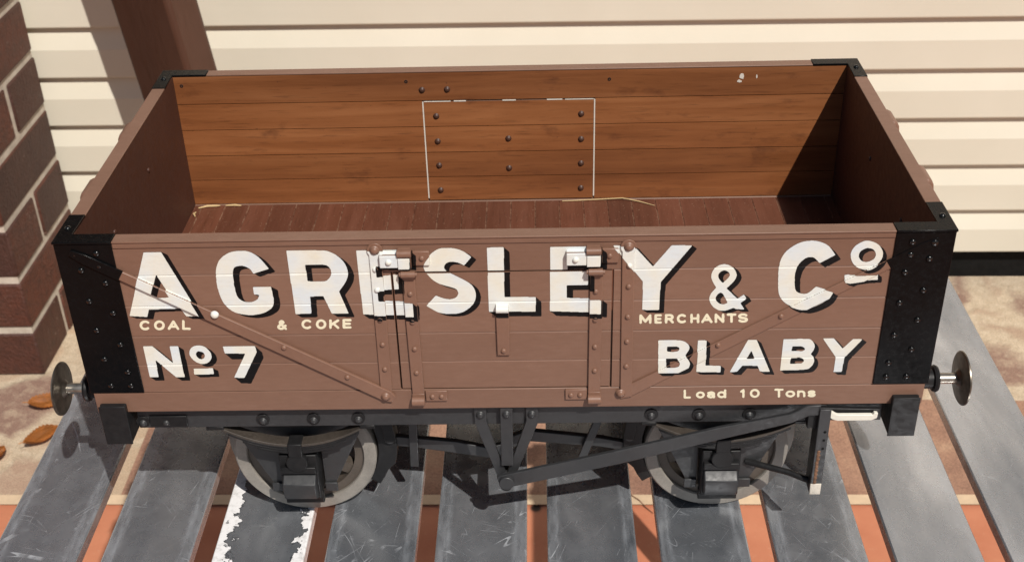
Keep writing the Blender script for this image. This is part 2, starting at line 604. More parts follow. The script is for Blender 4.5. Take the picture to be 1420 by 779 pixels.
def lathe(bm, prof, c, d, n=48, mi=0, closed=True):
    """profile [(distance along d, radius)] turned round the axis through c"""
    c, d = Vector(c), Vector(d).normalized()
    u, w = frame_of(d)
    rings = []
    for (s, r) in prof:
        if r < 1e-7:
            rings.append([bm.verts.new(c + d * s)])
        else:
            rings.append([bm.verts.new(c + d * s + (u * math.cos(2 * math.pi * i / n) + w * math.sin(2 * math.pi * i / n)) * r) for i in range(n)])
    m_ = len(rings)
    for k in range(m_ if closed else m_ - 1):
        A, B = rings[k], rings[(k + 1) % m_]
        for i in range(n):
            j = (i + 1) % n
            if len(A) == 1 and len(B) == 1:
                continue
            if len(A) == 1:
                f = (A[0], B[j], B[i])
            elif len(B) == 1:
                f = (A[i], A[j], B[0])
            else:
                f = (A[i], A[j], B[j], B[i])
            bm.faces.new(f).material_index = mi


def tube(bm, pts, r, n=10, mi=0):
    pts = [Vector(p) for p in pts]
    rs = r if isinstance(r, (list, tuple)) else [r] * len(pts)
    rings = []
    u = None
    for i, p in enumerate(pts):
        d = (pts[min(i + 1, len(pts) - 1)] - pts[max(i - 1, 0)]).normalized()
        if u is None:
            u = d.orthogonal().normalized()
        u = (u - d * u.dot(d)).normalized()
        w = d.cross(u)
        rings.append([bm.verts.new(p + (u * math.cos(2 * math.pi * k / n) + w * math.sin(2 * math.pi * k / n)) * rs[i]) for k in range(n)])
    for a, b in zip(rings, rings[1:]):
        for k in range(n):
            bm.faces.new((a[k], a[(k + 1) % n], b[(k + 1) % n], b[k])).material_index = mi
    bm.faces.new(rings[0][::-1]).material_index = mi
    bm.faces.new(rings[-1]).material_index = mi


def bar(bm, pts, half, y0, y1, mi=0):
    """flat bar standing in an xz plane: centre line pts [(x, z)], half widths, thickness y0..y1"""
    hs = half if isinstance(half, (list, tuple)) else [half] * len(pts)
    L, R = [], []
    for i, (x, z) in enumerate(pts):
        a = pts[max(i - 1, 0)]; b = pts[min(i + 1, len(pts) - 1)]
        dx, dz = b[0] - a[0], b[1] - a[1]
        k = math.hypot(dx, dz)
        nx, nz = -dz / k, dx / k
        L.append((x + nx * hs[i], z + nz * hs[i])); R.append((x - nx * hs[i], z - nz * hs[i]))
    prism(bm, L + R[::-1], 1, y0, y1, mi)


def dome_mesh(name, r, h, mat, rim=0.0):
    bm = bmesh.new()
    prof = []
    if rim:
        prof += [(0.0, r * (1 + rim)), (h * 0.18, r * (1 + rim)), (h * 0.22, r)]
    else:
        prof += [(0.0, r)]
    for k in range(1, 5):
        a = k / 5 * math.pi / 2
        prof.append((h * (0.2 + 0.8 * math.sin(a)), r * math.cos(a)))
    prof.append((h, 0.0))
    lathe(bm, prof, (0, 0, 0), (0, -1, 0), n=14, closed=False)
    me = bpy.data.meshes.new(name)
    bm.to_mesh(me); bm.free()
    me.materials.append(mat)
    me.shade_smooth()
    return me


def put_dome(name, me, x, y, z, parent, flip=False):
    o = bpy.data.objects.new(name, me)
    COL.objects.link(o)
    o.parent = parent
    o.location = (x, y, z)
    if flip:
        o.rotation_euler = (0, 0, math.pi)
    return o


def thing(name, label, cat, loc=(0, 0, 0), group=None):
    o = bpy.data.objects.new(name, None)
    COL.objects.link(o)
    o.location = loc
    o.empty_display_size = 0.05
    o['label'] = label
    o['category'] = cat
    if group:
        o['group'] = group
    return o


def tag(o, label=None, cat=None, group=None, kind=None):
    for k, v in (('label', label), ('category', cat), ('group', group), ('kind', kind)):
        if v:
            o[k] = v
    return o


# ------------------------------------------------------------------ the setting
bm = bmesh.new()
vv = [bm.verts.new(p) for p in ((-40, -40, 0), (40, -40, 0), (40, 40, 0), (-40, 40, 0))]
bm.faces.new(vv)
tag(mk('ground', bm, M['stone'], smooth=False), kind='structure', label='sandy random stone paving beyond the bench', cat='paving')
bm = bmesh.new()
TY = lambda x, o=0.0: 0.8920 - 0.01366 * x + o     # line where the terracotta ends
vv = [bm.verts.new(p) for p in ((-6, -6, 0.004), (6, -6, 0.004), (6, TY(6), 0.004), (-6, TY(-6), 0.004))]
bm.faces.new(vv)
tag(mk('terracotta_paving', bm, M['terracotta'], smooth=False), kind='structure', label='orange terracotta paving under the front of the bench', cat='paving')
bm = bmesh.new()
vv = [bm.verts.new(p) for p in ((-6, TY(-6, -0.003), 0.008), (6, TY(6, -0.003), 0.008), (6, TY(6, 0.022), 0.008), (-6, TY(-6, 0.022), 0.008))]
bm.faces.new(vv)
tag(mk('mortar_strip', bm, M['sandstrip'], smooth=False), kind='structure', label='pale mortar strip between terracotta and stone paving', cat='paving')

# a row of red brown pavers behind the terracotta
g = NT('red_brown_paver')
v = g.coord(kind='Object')
c = g.ramp(g.noise(v, 8, 6, 0.6), [(0.30, (0.20, 0.105, 0.072)), (0.52, (0.31, 0.175, 0.115)), (0.72, (0.40, 0.255, 0.165))])
c = g.mix(1.0, c, g.ramp(g.noise(v, 260, 3, 0.7), [(0.36, 0.75), (0.5, 1.0), (0.66, 1.25)]), 'MULTIPLY')
g.color(c); g.rough(0.85); g.bump(g.noise(v, 90, 4), 0.4, 0.003)
bm = bmesh.new()
xe = [-0.735, -0.43, -0.08, 0.29, 0.655, 1.04, 1.42, 1.80]
for a, b in zip(xe, xe[1:]):
    w0 = 0.007
    vv = [bm.verts.new(p) for p in ((a + w0, TY(a, 0.026), 0.0045), (b - w0, TY(b, 0.026), 0.0045), (b - w0 * 1.3, TY(b, 0.300) + random.uniform(-0.01, 0.01), 0.0045), (a + w0, TY(a, 0.300) + random.uniform(-0.01, 0.01), 0.0045))]
    bm.faces.new(vv)
tag(mk('paver_row', bm, g.m, smooth=False), kind='structure', label='row of red brown pavers behind the terracotta', cat='paving')

# cream lapped cladding
WALLY, PER, ZB = 1.631, 0.1077, 0.0740
wall = thing('cladding_wall', 'cream wall of horizontal lapped boards behind the wagon', 'wall', (0, WALLY, 0))
wall.rotation_euler = (0, 0, math.radians(-1.05))
bm = bmesh.new()
prof = [(0.04, ZB + 0.004), (0.0005, ZB + 0.004)]
z = ZB
for k in range(24):
    z = ZB + k * PER
    lo_ = 0.006 if k == 0 else 0.0012
    prof += [(-0.0088, z + lo_), (-0.0096, z + lo_ + 0.0022), (-0.0092, z + 0.0615), (0.0035, z + PER - 0.0050), (0.0042, z + PER - 0.0020)]
prof += [(0.0042, z + PER), (0.04, z + PER)]
prism(bm, prof, 0, -3.2, 3.6)
mk('board_cladding', bm, M['cladding'], wall, smooth=False)
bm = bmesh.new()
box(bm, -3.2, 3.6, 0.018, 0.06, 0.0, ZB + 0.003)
mk('base_strip', bm, M['matte_black'], wall)  # near-black strip set back below the lowest board
bm = bmesh.new()
box(bm, -3.2, 3.6, 0.0425, 0.15, ZB + 0.006, ZB + 24 * PER + 0.02)
mk('wall_core', bm, M['cladding'], wall)

# brick pillar
PX, PY0, PY1 = -0.9891, 1.2983, 1.6100
pil = thing('brick_pillar', 'dark brown brick pillar with pale mortar joints left of the wagon', 'pillar', (PX, PY0, 0))
bm = bmesh.new()
NC, CH = 20, 0.1163
PWX = 0.46
box(bm, -PWX + 0.004, -0.004, 0.004, PY1 - PY0 - 0.001, 0.0, NC * CH - 0.014)
mk('mortar', bm, M['mortar'], pil)
bm = bmesh.new()
J = 0.0160
HB = CH - J


def brick(x0, x1, y0, y1, zz):
    j = lambda: random.uniform(-0.0014, 0.0014)
    box(bm, x0 + j(), x1 + j(), y0 + j(), y1 + j(), zz + j(), zz + HB + j())


DY = PY1 - PY0
for c in range(NC):
    zz = c * CH + 0.001
    if c % 2 == 0:      # two headers on the right face, stretchers run along the front
        hy = (DY - J) / 2
        brick(-0.31, 0, 0, hy, zz); brick(-PWX, -0.31 - J, 0, hy, zz)
        brick(-0.22, 0, hy + J, DY, zz); brick(-PWX, -0.22 - J, hy + J, DY, zz)
    else:               # one stretcher end to end on the right face
        brick(-0.148, 0, 0, DY, zz); brick(-0.31, -0.148 - J, 0, DY, zz); brick(-PWX, -0.31 - J, 0, DY, zz)
mk('brickwork', bm, M['brick'], pil, bevel=0.004, seg=2)

# timber post between wagon and wall
bm = bmesh.new()
mx, my, z0 = -0.620, 1.345, -0.142
Lc = (mx - 0.82 * 0.168, my + 0.57 * 0.168); Rc = (mx + 0.57 * 0.070, my + 0.82 * 0.070)
Fc = (Lc[0] + Rc[0] - mx, Lc[1] + Rc[1] - my)
lean = -0.122
sect = [(mx, my), Rc, Fc, Lc]
lo, hi = [], []
for zz, dst in ((0.0, lo), (2.3, hi)):
    for (x, y) in sect:
        dst.append(bm.verts.new((x + lean * (zz - (z0 + DZ)), y, zz)))
bm.faces.new(lo); bm.faces.new(hi[::-1])
for i in range(4):
    bm.faces.new((lo[i], lo[(i + 1) % 4], hi[(i + 1) % 4], hi[i]))
tag(mk('timber_post', bm, M['post'], bevel=0.010, seg=3), 'red brown timber post leaning before the cream wall', 'post')

# ------------------------------------------------------------------ bench
bench = thing('slatted_bench', 'grey slatted bench carrying the model wagon, coating scuffed and scratched', 'bench', (0.02, 0.10, 0))
LEFTS = [-0.4205, -0.3292, -0.2395, -0.1487, -0.0607, 0.0294, 0.1192, 0.2103, 0.3024, 0.3922]
RIGHTS = [-0.349, -0.2575, -0.1654, -0.0765, 0.0128, 0.1007, 0.190, 0.2816, 0.3716, 0.4620]
for i, (a, b) in enumerate(zip(LEFTS, RIGHTS)):
    bm = bmesh.new()
    w = (b - a) / 2
    box(bm, -w, w, -0.40, 0.40, -0.012, 0.0)
    o = mk('slat', bm, M['slat_chipped'] if i == 2 else (M['slat_smooth_sheen'] if i >= 8 else M['slat']), bench, ((a + b) / 2 - 0.02, 0.0, BENCH), bevel=0.0014)
    if i == 2:
        o['label'] = 'grey slat with flaking white edges'
for yy in (-0.365, 0.385):
    bm = bmesh.new()
    box(bm, -0.43, 0.43, yy - 0.015, yy + 0.015, BENCH - 0.045, BENCH - 0.0125)
    mk('cross_rail', bm, M['frame'], bench, bevel=0.002)
for xx in (-0.335 - 0.02, 0.365 - 0.02):
    for yy in (-0.365, 0.385):
        bm = bmesh.new()
        box(bm, xx - 0.016, xx + 0.016, yy - 0.0145, yy + 0.0145, 0.004, BENCH - 0.0455)
        mk('leg', bm, M['frame'], bench, bevel=0.002)

# ------------------------------------------------------------------ the wagon
W, T, H, HX = 0.3051, 0.0094, 0.1478, 0.31
GR = (0.0188, 0.0436, 0.0689, 0.0950, 0.1208)
wag = thing('model_wagon', 'brown open model railway coal wagon with white lettering standing on the bench', 'model wagon', (0, 0, DZ))
front_bvh = []          # front fittings that the signwriting runs over


def vface(z0, z1, y0=0.0, grooves=GR, depth=0.0006, hw=0.0006):
    """front line of boards between z0 and z1 with V joints, listed upwards"""
    pts = [(y0, z0)]
    for g in grooves:
        if z0 + hw < g < z1 - hw:
            pts += [(y0, g - hw * 1.6), (y0 + depth, g + hw * 0.2), (y0, g + hw * 0.5)]
    pts.append((y0, z1))
    return pts


def vslit(z0, z1, y0):
    pts = [(y0, z0)]
    for g in GR:
        if z0 + 0.001 < g < z1 - 0.001:
            pts += [(y0, g - 0.00045), (y0 + 0.0030, g - 0.0002), (y0 + 0.0030, g + 0.0002), (y0, g + 0.00045)]
    pts.append((y0, z1))
    return pts


DX, DG = 0.0769, 0.0014        # door half width and gap
DZ0, DZ1 = 0.0194, 0.1203


def board_wall(bm, x0, x1, z0, z1, y0, y1, outer_mi, inner_mi):
    f = vface(z0, z1, y0)
    b = [(y1 - (p[0] - y0), p[1]) for p in f][::-1]
    if inner_mi == 1:
        f, b = vslit(z0, z1, y0), [(y1 - (p[0] - y0), p[1]) for p in vface(z0, z1, y0)][::-1]
    n0 = len(bm.faces)
    prism(bm, f + b, 0, x0, x1, outer_mi)
    bm.faces.ensure_lookup_table()
    for fc in bm.faces[n0:]:
        c = fc.calc_center_median()
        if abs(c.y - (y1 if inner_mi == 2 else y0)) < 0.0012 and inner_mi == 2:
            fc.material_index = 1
        if inner_mi == 1 and abs(c.y - y0) < 0.0031:
            fc.material_index = 1


# front side
bm = bmesh.new()
board_wall(bm, -HX, -DX - DG, GR[0] - 0.0, H, 0, T, 0, 2)
board_wall(bm, DX + DG, HX, GR[0] - 0.0, H, 0, T, 0, 2)
board_wall(bm, -DX - DG, DX + DG, DZ1 + DG * 0.5, H, 0, T, 0, 2)
side = mk('side_panel', bm, [M['brown'], M['brown_dark']], wag, angle=20)
front_bvh.append(side)
bm = bmesh.new()
f = vface(DZ0, DZ1 - DG * 0.5, 0.0002)
prism(bm, f + [(T, DZ1 - DG * 0.5), (T, DZ0)], 0, -DX, DX)
o = mk('drop_door', bm, M['brown'], wag, angle=20)
front_bvh.append(o)
bm = bmesh.new()
box(bm, -HX + 0.0005, HX - 0.0005, 0.0, 0.0105, 0.0, GR[0] - 0.0007)
rail = mk('side_rail', bm, M['brown'], wag, bevel=0.0007)
front_bvh.append(rail)

# rear side, seen from inside: varnished boards with the drop door outlined in white
bm = bmesh.new()
board_wall(bm, -HX, -DX - DG, GR[0], H, W - T, W, 0, 1)
board_wall(bm, DX + DG, HX, GR[0], H, W - T, W, 0, 1)
board_wall(bm, -DX - DG, DX + DG, DZ1 + 0.0008, H, W - T, W, 0, 1)
mk('side_panel', bm, [M['brown'], M['wood']], wag, angle=20)
bm = bmesh.new()
board_wall(bm, -DX, DX, DZ0, DZ1 - 0.0008, W - T, W, 0, 1)
rdoor = mk('drop_door', bm, [M['brown'], M['wood']], wag, angle=20)
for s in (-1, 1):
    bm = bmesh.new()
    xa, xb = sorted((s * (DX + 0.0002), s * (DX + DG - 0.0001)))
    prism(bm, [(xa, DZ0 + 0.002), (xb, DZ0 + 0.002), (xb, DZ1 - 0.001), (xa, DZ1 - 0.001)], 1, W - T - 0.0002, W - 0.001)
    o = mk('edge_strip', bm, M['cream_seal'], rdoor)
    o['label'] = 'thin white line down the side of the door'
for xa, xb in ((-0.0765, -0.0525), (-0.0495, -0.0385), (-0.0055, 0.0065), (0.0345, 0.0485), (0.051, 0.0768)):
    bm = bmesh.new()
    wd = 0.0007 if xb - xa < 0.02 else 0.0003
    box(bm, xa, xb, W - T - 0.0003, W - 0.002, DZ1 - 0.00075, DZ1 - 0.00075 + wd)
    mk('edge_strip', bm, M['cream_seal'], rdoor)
bm = bmesh.new()
box(bm, -HX + 0.0005, HX - 0.0005, W - 0.0105, W, 0.0, GR[0] - 0.0007)
mk('side_rail', bm, M['brown'], wag, bevel=0.0007)

# ends: outside brown boards, inside dark paint, stanchions with rounded heads
for s in (-1, 1):
    bm = bmesh.new()
    x0, x1 = s * HX, s * (HX - T)
    pts = []
    for g in vface(0.0, H, 0.0):
        pts.append((x0 - s * g[0], g[1]))
    pts += [(x1, H), (x1, 0.0)]
    n0 = len(bm.faces)
    prism(bm, pts, 1, T, W - T)
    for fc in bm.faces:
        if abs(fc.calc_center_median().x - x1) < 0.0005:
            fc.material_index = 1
    ep = mk('end_panel', bm, [M['brown'], M['brown_dark']], wag, angle=20)
    for yy in (0.089, 0.190):
        bm = bmesh.new()
        pts = [(x0 + s * 0.0003, -0.02), (x0 + s * 0.0085, -0.02), (x0 + s * 0.0085, 0.138), (x0 + s * 0.0078, 0.1425), (x0 + s * 0.0060, 0.1460), (x0 + s * 0.0030, 0.1476), (x0 + s * 0.0003, 0.1476)]
        prism(bm, [(a - 0, b) for a, b in pts], 1, yy - 0.0125, yy + 0.0125)
        mk('end_stanchion', bm, M['iron_brown'], wag, bevel=0.0018)
    bolt = dome_mesh('bolt_head', 0.0021, 0.0014, M['brown_dark'])
    for yy, zz in ((0.086, 0.108), (0.187, 0.110), (0.089, 0.050)):
        o = put_dome('bolt_head', bolt, x1, yy, zz, ep)
        o.rotation_euler = (0, 0, s * math.pi / 2 * -1)

# floor of cross boards
bm = bmesh.new()
zf = 0.0175
pts = [(-HX + T - 0.0001, zf - 0.008), (-HX + T - 0.0001, zf)]
k = math.ceil((-HX + T) / 0.0226)
while k * 0.0226 < HX - T - 0.001:
    xg = k * 0.0226
    pts += [(xg - 0.0004, zf), (xg, zf - 0.0007), (xg + 0.0004, zf)]
    k += 1
pts += [(HX - T + 0.0001, zf), (HX - T + 0.0001, zf - 0.008)]
prism(bm, pts[::-1], 1, T + 0.0015, W - T - 0.0015)
mk('wagon_floor', bm, M['floor'], wag, angle=20)

# capping strips on the top edges
for y0, y1, sg in ((-0.0016, T + 0.0004, 1), (W - T - 0.0004, W + 0.0012, -1)):
    bm = bmesh.new()
    box(bm, -0.2702, 0.2702, y0, y1, H + 0.0001, H + 0.0014)
    o = mk('capping', bm, M['brown'], wag, bevel=0.0004)
    bm = bmesh.new()
    if sg == 1:
        box(bm, -0.2702, 0.2702, -0.0009, 0.0002, H - 0.0042, H - 0.0001)
        mk('capping_lip', bm, M['brown'], wag, bevel=0.0003)
for s in (-1, 1):
    bm = bmesh.new()
    xa, xb = sorted((s * (HX - T - 0.0004), s * (HX + 0.0012)))
    box(bm, xa, xb, 0.0385, W - 0.0385, H + 0.0001, H + 0.0014)
    mk('capping', bm, M['brown'], wag, bevel=0.0004)

# black corner plates, wrapped round the four corners, with a cap and rivets
riv_black = dome_mesh('rivet', 0.0023, 0.0019, M['black_knob'])
riv_big = dome_mesh('rivet', 0.0027, 0.0017, M['black_knob'])
RIVX = [(0.2973, 0.1394), (0.2820, 0.1403), (0.2955, 0.1268), (0.2820, 0.1302), (0.2803, 0.1160), (0.2952, 0.1010), (0.2800, 0.0906), (0.2948, 0.0760), (0.2800, 0.0632), (0.2942, 0.0505), (0.2793, 0.0385), (0.2940, 0.0262), (0.2792, 0.0260)]
for sy in (0, 1):
    for s in (-1, 1):
        def q(x, y):
            return (s * x, (W - y) if sy else y)
        bm = bmesh.new()
        Lp = [q(0.3112, -0.0012), q(0.2705, -0.0012), q(0.2705, -0.0001), q(0.3101, -0.0001), q(0.3101, 0.038), q(0.3112, 0.038)]
        if (s == 1) != (sy == 1):
            Lp = Lp[::-1]
        prism(bm, Lp, 2, 0.0193, H - 0.0003)
        Lc_ = [q(0.3118, -0.0022), q(0.2704, -0.0022), q(0.2704, T + 0.0006), q(0.3100 - T, T + 0.0006), q(0.3100 - T - 0.0005, 0.0384), q(0.3118, 0.0384)]
        if (s == 1) != (sy == 1):
            Lc_ = Lc_[::-1]
        prism(bm, Lc_, 2, H + 0.0001, H + 0.0019)
        cp = mk('corner_plate', bm, M['black'], wag, bevel=0.0004)
        if not sy:
            for i, (rx, rz) in enumerate(RIVX):
                put_dome('rivet', riv_big if i == 0 else riv_black, s * rx, -0.0012, rz, cp)
            front_bvh.append(cp)
        o = put_dome('rivet', riv_black, s * 0.3062, W - 0.018 if sy else 0.018, H + 0.0019, cp)
        o.rotation_euler = (math.pi / 2, 0, 0)
        o.rotation_euler = (-math.pi / 2, 0, 0)

# ---- ironwork on the front
riv_br = dome_mesh('rivet', 0.0020, 0.0017, M['iron_brown'])
riv_br_big = dome_mesh('bolt_head', 0.0029, 0.0026, M['iron_brown'], 0.25)
riv_white = dome_mesh('bolt_head', 0.0030, 0.0028, M['letter'])
for s in (-1, 1):
    # fixed strap beside the door
    bm = bmesh.new()
    bar(bm, [(s * 0.0878, 0.1385), (s * 0.0890, 0.0205), (s * 0.0893, 0.0100)], 0.0043, -0.0016, 0.0)
    st = mk('side_strap', bm, M['iron_brown'], wag, bevel=0.0004)
    front_bvh.append(st)
    bm = bmesh.new()
    cyl(bm, (s * 0.0878, -0.0016, 0.1395), (s * 0.0878, 0.0, 0.1395), 0.0056, n=24)
    o = mk('strap_boss', bm, M['iron_brown'], st, bevel=0.0003)
    front_bvh.append(o)
    put_dome('bolt_head', riv_br_big, s * 0.0880, -0.0016, 0.1398, st)
    for rz in (0.1245, 0.1075, 0.0820, 0.0605, 0.0385):
        front_bvh.append(put_dome('rivet', riv_br, s * 0.0886, -0.0016, rz, st))
    # diagonal brace up to the corner plate
    bm = bmesh.new()
    a, b = (s * 0.0885, 0.0138), (s * 0.2975, 0.1398)
    def tt(t):
        return (a[0] + (b[0] - a[0]) * t, a[1] + (b[1] - a[1]) * t)
    th = -0.0026 if s < 0 else -0.0014
    bar(bm, [tt(-0.022), tt(0.0), tt(0.5), tt(0.97), tt(1.012)], [0.0030, 0.0050, 0.0044, 0.0034, 0.0018], th, -0.0002)
    db = mk('diagonal_brace', bm, M['iron_brown'], wag, bevel=0.0004)
    front_bvh.append(db)
    pts = [(-0.0898, 0.0139), (-0.1167, 0.0323), (-0.1605, 0.0596)] if s < 0 else [(0.085, 0.0138), (0.1545, 0.0562), (0.1977, 0.0806)]
    for i, (rx, rz) in enumerate(pts):
        put_dome('bolt_head' if i == 0 else 'rivet', riv_br_big if i == 0 else riv_br, rx, th, rz, db)
    if s < 0:
        o = put_dome('bolt_head', riv_white, -0.2066, th, 0.0892, db)
        o['label'] = 'white painted bolt head standing for the full stop'
    # part of the brace over the black plate is painted black
    bm = bmesh.new()
    bar(bm, [tt(0.860), tt(0.97), tt(1.014)], [0.0042, 0.0040, 0.0024], th - 0.00025, -0.0012)
    mk('brace_end', bm, M['black'], db, bevel=0.0003)
    # door strap with its hinge below
    bm = bmesh.new()
    bar(bm, [(s * 0.0660, 0.1200), (s * 0.0653, 0.0150)], 0.0045, -0.0020, 0.0003)
    ds = mk('door_strap', bm, M['iron_brown'], wag, bevel=0.0004)
    front_bvh.append(ds)
    for rz in (0.1040, 0.0800, 0.0566, 0.0352):
        front_bvh.append(put_dome('rivet', riv_br, s * 0.0655, -0.0020, rz, ds))
    bm = bmesh.new()
    cyl(bm, (s * 0.0655 - 0.0048, -0.0034, 0.0098), (s * 0.0655 + 0.0048, -0.0034, 0.0098), 0.0036, n=18)
    box(bm, s * 0.0655 - 0.0045, s * 0.0655 + 0.0045, -0.0022, -0.0001, 0.0075, 0.0155)
    mk('hinge_knuckle', bm, M['iron_brown'], ds, bevel=0.0003)
    bm = bmesh.new()
    xa, xb = sorted((s * 0.0440, s * 0.0600))
    box(bm, xa, xb, -0.0018, 0.0, 0.0085, 0.0178)
    hp = mk('hinge_plate', bm, M['iron_brown'], wag, bevel=0.0004)
    for rx in (0.0482, 0.0550):
        put_dome('bolt_head', riv_br, s * rx, -0.0018, 0.0130, hp)
    # latch above: backing plate, keeper block, pin and hinged cover
    lt = bpy.data.objects.new('door_latch', None)
    COL.objects.link(lt); lt.parent = wag
    lx = s * 0.0655
    bm = bmesh.new()
    box(bm, -0.0849 if s < 0 else 0.0448, -0.0722 if s < 0 else 0.0588, -0.0052, 0.0003, 0.1272, 0.1372)
    o = mk('latch_plate', bm, M['iron_brown'], lt, bevel=0.0006)
    front_bvh.append(o)
    put_dome('bolt_head', riv_white, (-0.0785 if s < 0 else 0.0512), -0.0052, 0.1322, lt).scale = (0.75, 0.8, 0.75)
    bm = bmesh.new()
    xa, xb = (-0.0722, -0.0630) if s < 0 else (0.0588, 0.0684)
    box(bm, xa, xb, -0.0058, 0.0003, 0.1262, 0.1352)
    o = mk('latch_keeper', bm, M['iron_brown'], lt, bevel=0.0006)
    front_bvh.append(o)
    bm = bmesh.new()
    cyl(bm, (xa - 0.0003, -0.0044, 0.1382), (xb + 0.0005, -0.0044, 0.1382), 0.0028, n=18)
    box(bm, xa, xb, -0.0042, 0.0003, 0.1350, 0.1408)
    o = mk('latch_hinge', bm, M['iron_brown'], lt, bevel=0.0003)
    bm = bmesh.new()
    xa2, xb2 = (xb + 0.0012, xb + 0.0128)
    box(bm, xa2, xb2, -0.0022, 0.0003, 0.1272, 0.1385)
    o = mk('latch_tab', bm, M['iron_brown'], lt, bevel=0.0005)
    front_bvh.append(o)
    put_dome('bolt_head', riv_br, (xa2 + xb2) / 2 + s * -0.0005, -0.0022, 0.1332, lt)
    bm = bmesh.new()
    cyl(bm, (lx - 0.0052, -0.0040, 0.1212), (lx + 0.0046, -0.0040, 0.1212), 0.0026, n=18)
    cyl(bm, (lx - 0.0066, -0.0040, 0.1212), (lx - 0.0050, -0.0040, 0.1212), 0.0016, n=12)
    cyl(bm, (lx + 0.0044, -0.0040, 0.1212), (lx + 0.0062, -0.0040, 0.1212), 0.0016, n=12)
    mk('latch_pin', bm, M['iron_brown'], lt)

# short strap in the middle of the door
bm = bmesh.new()
box(bm, -0.0055, 0.0038, -0.0020, 0.0003, 0.0496, 0.0905)
o = mk('door_strap', bm, M['iron_brown'], wag, bevel=0.0005)
front_bvh.append(o)
put_dome('rivet', riv_br, -0.0008, -0.0020, 0.0540, o)
bm = bmesh.new()
cyl(bm, (-0.0053, -0.0030, 0.0905), (0.0036, -0.0030, 0.0905), 0.0026, n=16)
k_ = mk('strap_eye', bm, M['iron_brown'], o)
front_bvh.append(k_)

# inside bolts of the rear door
riv_in = dome_mesh('bolt_head', 0.0024, 0.0020, worn_paint('dark_bolt', (0.06, 0.026, 0.016), 0.3, 0.45, 0.3, 3), 0.2)
for x in (-0.0662, 0.0656):
    for zz in (0.1055, 0.0803, 0.0556, 0.0298):
        put_dome('bolt_head', riv_in, x, W - T, zz, rdoor)
for x, zz in ((-0.0011, 0.0821), (-0.0012, 0.0518)):
    put_dome('bolt_head', riv_in, x, W - T, zz, rdoor)
for x, zz in ((-0.0777, 0.1313), (-0.0550, 0.1315)):
    put_dome('bolt_head', riv_in, x, W - T, zz, wag)
# bolt holes in the top board
for x, zz in ((0.0905, 0.1385), (-0.0915, 0.1395), (-0.294, 0.139)):
    bm = bmesh.new()
    lathe(bm, [(0, 0.0016), (0.0003, 0.0014), (0.0003, 0.0007), (0.0, 0.0006)], (x, W - T - 0.00005, zz), (0, -1, 0), n=14)
    mk('bolt_hole', bm, M['frame_dark'], wag)
# splash of old paint on the top board
for x, zz, rx, rz in ((0.2085, 0.1392, 0.0024, 0.0030), (0.2065, 0.1345, 0.0022, 0.0015), (0.2215, 0.1385, 0.0007, 0.0022)):
    bm = bmesh.new()
    pts = []
    for k in range(12):
        t = 2 * math.pi * k / 12
        r = random.uniform(0.6, 1.1)
        pts.append((x + rx * r * math.cos(t), zz + rz * r * math.sin(t)))
    prism(bm, pts, 1, W - T - 0.00025, W - T + 0.0001)
    mk('paint_spot', bm, M['cream_seal'], wag)

# ---- underframe
for y0, y1, yb, fl in ((0.0080, 0.0220, 0.0080, False), (W - 0.0220, W - 0.0080, W - 0.0080, True)):
    bm = bmesh.new()
    box(bm, -0.2838, 0.2838, y0, y1, -0.0216, -0.0003)
    sb = mk('solebar', bm, M['frame'], wag, bevel=0.0006)
    # washer plates and bolts
    if not fl:
        sbolt = dome_mesh('bolt_head', 0.0026, 0.0024, M['frame'], 0.2)
        for px_, py_ in ((198.7, 586), (231, 585), (365, 583), (435, 582), (497, 581), (903, 576), (969, 576), (1039, 575)):
            x, zz = P(px_, py_, 0.0075)
            bm = bmesh.new()
            cyl(bm, (x, 0.0081, zz + 0.001), (x, 0.0070, zz + 0.001), 0.0052, n=20)
            wp = mk('washer_plate', bm, M['frame_dark'], sb, bevel=0.0002)
            put_dome('bolt_head', sbolt, x, 0.0071, zz, sb)
        bm = bmesh.new()
        box(bm, -0.2745, -0.2455, 0.0064, 0.0079, -0.0195, -0.0095)
        mk('washer_plate', bm, M['frame_dark'], sb, bevel=0.0006)
        bm = bmesh.new()
        box(bm, -0.2335, -0.2235, 0.010, 0.020, -0.0265, -0.0218)
        mk('tie_bracket', bm, M['frame_dark'], sb, bevel=0.0005)
